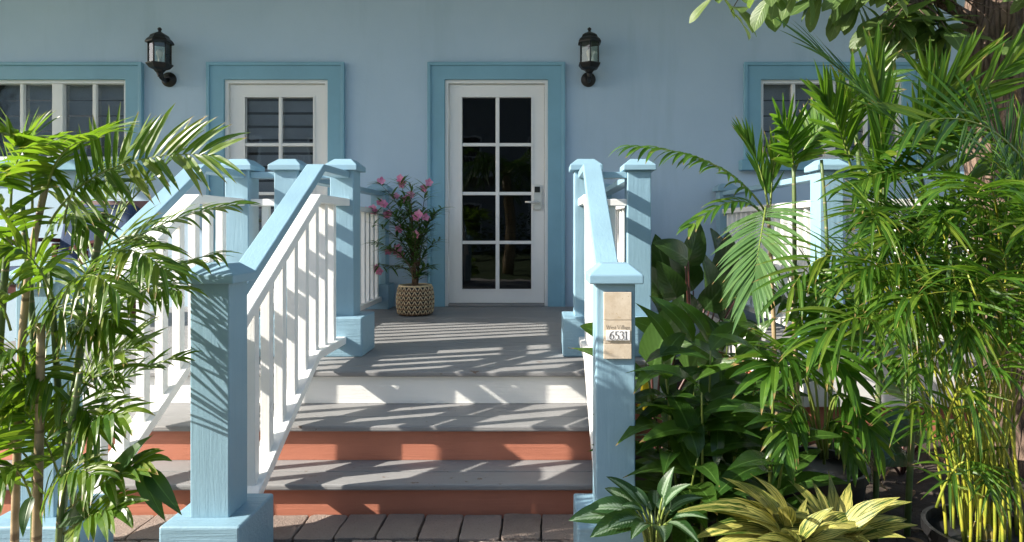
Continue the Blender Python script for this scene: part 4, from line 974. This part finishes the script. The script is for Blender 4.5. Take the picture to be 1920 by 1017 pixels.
for (cx0, cy0, d0), ts in [((1490, 1015, 2.0), [(1318, 932), (1380, 905), (1400, 955), (1330, 985), (1345, 1015), (1430, 905), (1360, 940), (1475, 930), (1520, 945), (1555, 965), (1570, 1000), (1440, 985), (1415, 1010), (1400, 890)]),
                           ((1560, 1010, 2.08), [(1560, 893), (1596, 905), (1668, 933), (1700, 985), (1715, 1000), (1650, 1010), (1620, 975), (1500, 900), (1530, 915), (1480, 960), (1690, 1020), (1610, 1020)])]:
    c0 = A(cx0, cy0, d0)
    ts = ts + [(cx0 + rg_.uniform(-190, 150), cy0 - rg_.uniform(-20, 95)) for _ in range(12)]
    for t in ts:
        b = A(*t, d0 + rg_.uniform(-.16, .1)); a = c0.lerp(b, .2) + Vector((rg_.uniform(-.02, .02), rg_.uniform(-.03, .03), .0))
        put_leaf(vg, yv, 'yellow_leaf', a, b - a + Vector((0, 0, .05)), (b - a).length * 1.12, (rg_.uniform(-.2, .2), -.45, 1), rg_)
    for q in range(5):
        cane(vg, [Vector((c0.x + rg_.uniform(-.03, .03), c0.y + rg_.uniform(-.03, .03), .01)), c0 + Vector((rg_.uniform(-.04, .04), 0, .03))], .006, .004, 'rachis', 'stem')

# --- tree at the right with its low branch
rt = random.Random(28)
tb = grd(1925, 3.25)
tr = thing('tree', 'rough barked tree whose low leafy branch hangs in front of the porch', 'tree', tuple(tb))
tp = [tb, A(1915, 700, 3.22), A(1890, 420, 3.2), A(1868, 250, 3.2), A(1862, 100, 3.2), A(1885, -80, 3.2), A(1915, -320, 3.2), A(1930, -620, 3.25)]
q = []
for i in range(7):
    for k in range(5): q.append(Vector(tp[i]).lerp(Vector(tp[i + 1]), k / 5))
q.append(Vector(tp[-1])); n = len(q)
for _ in range(4): q = [q[0]] + [(q[i - 1] + q[i] * 2 + q[i + 1]) / 4 for i in range(1, n - 1)] + [q[-1]]
m = MB().tube(q, [.21 - .045 * min(1, i / 8) - .03 * i / n for i in range(n)], 28)
m.v = [(x + rt.uniform(-.006, .006), y + rt.uniform(-.006, .006), z) for x, y, z in m.v]
obj('trunk', m, 'bark', tr, smooth=True)
tv = variants('tree_leaf', obov, .44, 5, (.2, .7), fold=.10, sd=44, wave=.03, seg=7)
BR = [((1850, 60, 3.2), (1720, -10, 3.05), (1600, 0, 2.95), .035), ((1870, -60, 3.2), (1640, -90, 3.0), (1300, -45, 2.9), .04), ((1860, 0, 3.2), (1760, -20, 2.95), (1690, 50, 2.85), .025), ((1890, -60, 3.2), (1930, -90, 2.9), (1990, 60, 2.75), .03), ((1880, -90, 3.2), (1760, -120, 2.8), (1440, -35, 2.7), .03)]
nl = 0
for a, b, c, r_ in BR:
    pts = q3(A(*a), A(*b), A(*c), 12)
    br = obj('branch', MB().tube(pts, [r_ * (1 - .85 * i / 12) for i in range(13)], 7), 'bark', tr, smooth=True)
    for k in range(16):
        t = rt.uniform(.25, 1); f = t * 12; i = min(11, int(f)); p = pts[i].lerp(pts[i + 1], f - i)
        e = p + Vector((rt.uniform(-.25, .25), rt.uniform(-.2, .2), rt.uniform(-.24, .06)))
        obj('twig', MB().tube([p, (p + e) * .5 + Vector((0, 0, .03)), e], [.006, .004, .002], 5), 'bark', br, smooth=True)
        for j in range(rt.randint(4, 6)):
            az = rt.random() * 6.28; s = p.lerp(e, rt.uniform(.55, 1.))
            qx = CX + FP * s.x / s.y
            if qx > 1775 and qx < 1925: continue
            put_leaf(tr, tv, 'tree_leaf', s, Vector((math.cos(az) * .6, math.sin(az) * .6, rt.uniform(-1.2, .1))), rt.uniform(.14, .21), (math.cos(az) * .5, -.6, .7), rt); nl += 1

ll = MB(); rl = random.Random(61)
for k in range(170):
    x, y = rl.uniform(.5, 3.4), rl.uniform(1.5, 5.6); a = rl.random() * 6.28
    ll.leaf((x, y, .045), (math.cos(a), math.sin(a), rl.uniform(-.05, .25)), (0, 0, 1), rl.uniform(.05, .13), rl.uniform(.02, .045), lens, rl.uniform(.2, .9), .2, 4, .05, rl)
M['dry_leaf'] = simple('dry_leaf', (.20, .12, .06), .8, 0, .3, 40, .45)
tag(obj('leaf_litter', ll, 'dry_leaf'), 'dry brown fallen leaves lying on the shaded soil', 'leaf litter', kind='stuff')

# ------------------------------------------------------------------ across the garden, behind the camera: unseen, invented only for the panes to mirror
fb = thing('apartment_building', 'grey apartment block with white balconies across the lawn from the porch', 'building', (0, -22, 0))
obj('wall', B(-46, -30, 0, 46, -22, 9.0), 'facade', fb); obj('roof', MB().prism([(-30.4, 9.0), (-21.5, 9.0), (-26, 11.0)], 'x', -46.5, 46.5), 'roof', fb)
for fl_ in range(2):
    for k in range(19):
        x = -36 + k * 4; z = .9 + fl_ * 3.6
        w = obj('window', B(x - .75, -22.05, z, x + .75, -21.97, z + 1.7), 'far_white', fb); obj('pane', B(x - .62, -21.968, z + .12, x + .62, -21.95, z + 1.58), 'black_plastic', w)
for k in range(4):
    x = -12 + k * 8; bl = obj('balcony', B(x - 1.6, -22.0 + .06, 3.9, x + 1.6, -20.6, 4.05), 'far_white', fb)
    obj('balcony_rail', B(x - 1.6, -20.66, 4.95, x + 1.6, -20.6, 5.0), 'far_white', bl)
    for i in range(17): obj('baluster', B(x - 1.58 + i * .195, -20.65, 4.05, x - 1.555 + i * .195, -20.62, 4.95), 'far_white', bl)
def yard_palm(x, y, h, label, sd):
    r = random.Random(sd); g = thing('yard_palm', label, 'palm', (x, y, 0))
    cane(g, [(x, y, 0), (x + .1, y, h * .5), (x - .05, y, h)], .16, .10, 'cane_tan', 'trunk')
    for k in range(16):
        a = k * 2.4; dv = Vector((math.cos(a), math.sin(a), 0)); el = r.uniform(-.2, 1.)
        c = Vector((x - .05, y, h)); frond(g, c, c + dv * .9 + Vector((0, 0, .5 * el + .2)), c + dv * 1.7 + Vector((0, 0, el - .6)), 18, .55, .04, 'palm_leaf_dark', (0, 0, 1), (70, 25), 1.1, rg=r, rad=.02)
yard_palm(-.9, -4.6, 2.6, 'short palm on the lawn facing the glazed door', 1)
yard_palm(-4.2, -7.0, 3.4, 'taller palm on the lawn facing the louvred door', 2)
yard_palm(3.4, -6.4, 3.0, 'palm on the lawn facing the tree', 3)
hm = MB(); rh = random.Random(8)
for k in range(9000):
    p = (rh.uniform(-34, 34), rh.uniform(-13.2, -12.2), rh.uniform(.05, 2.0) * rh.uniform(.8, 1)); a = rh.random() * 6.28
    hm.leaf(p, (math.cos(a), math.sin(a), rh.uniform(-.3, .8)), (0, 0, 1), .3, .16, lens, .4, .1, 2, rg=rh)
tag(obj('hedge', hm, 'philo_leaf'), 'dark green hedge along the far side of the lawn', 'hedge', kind='stuff')
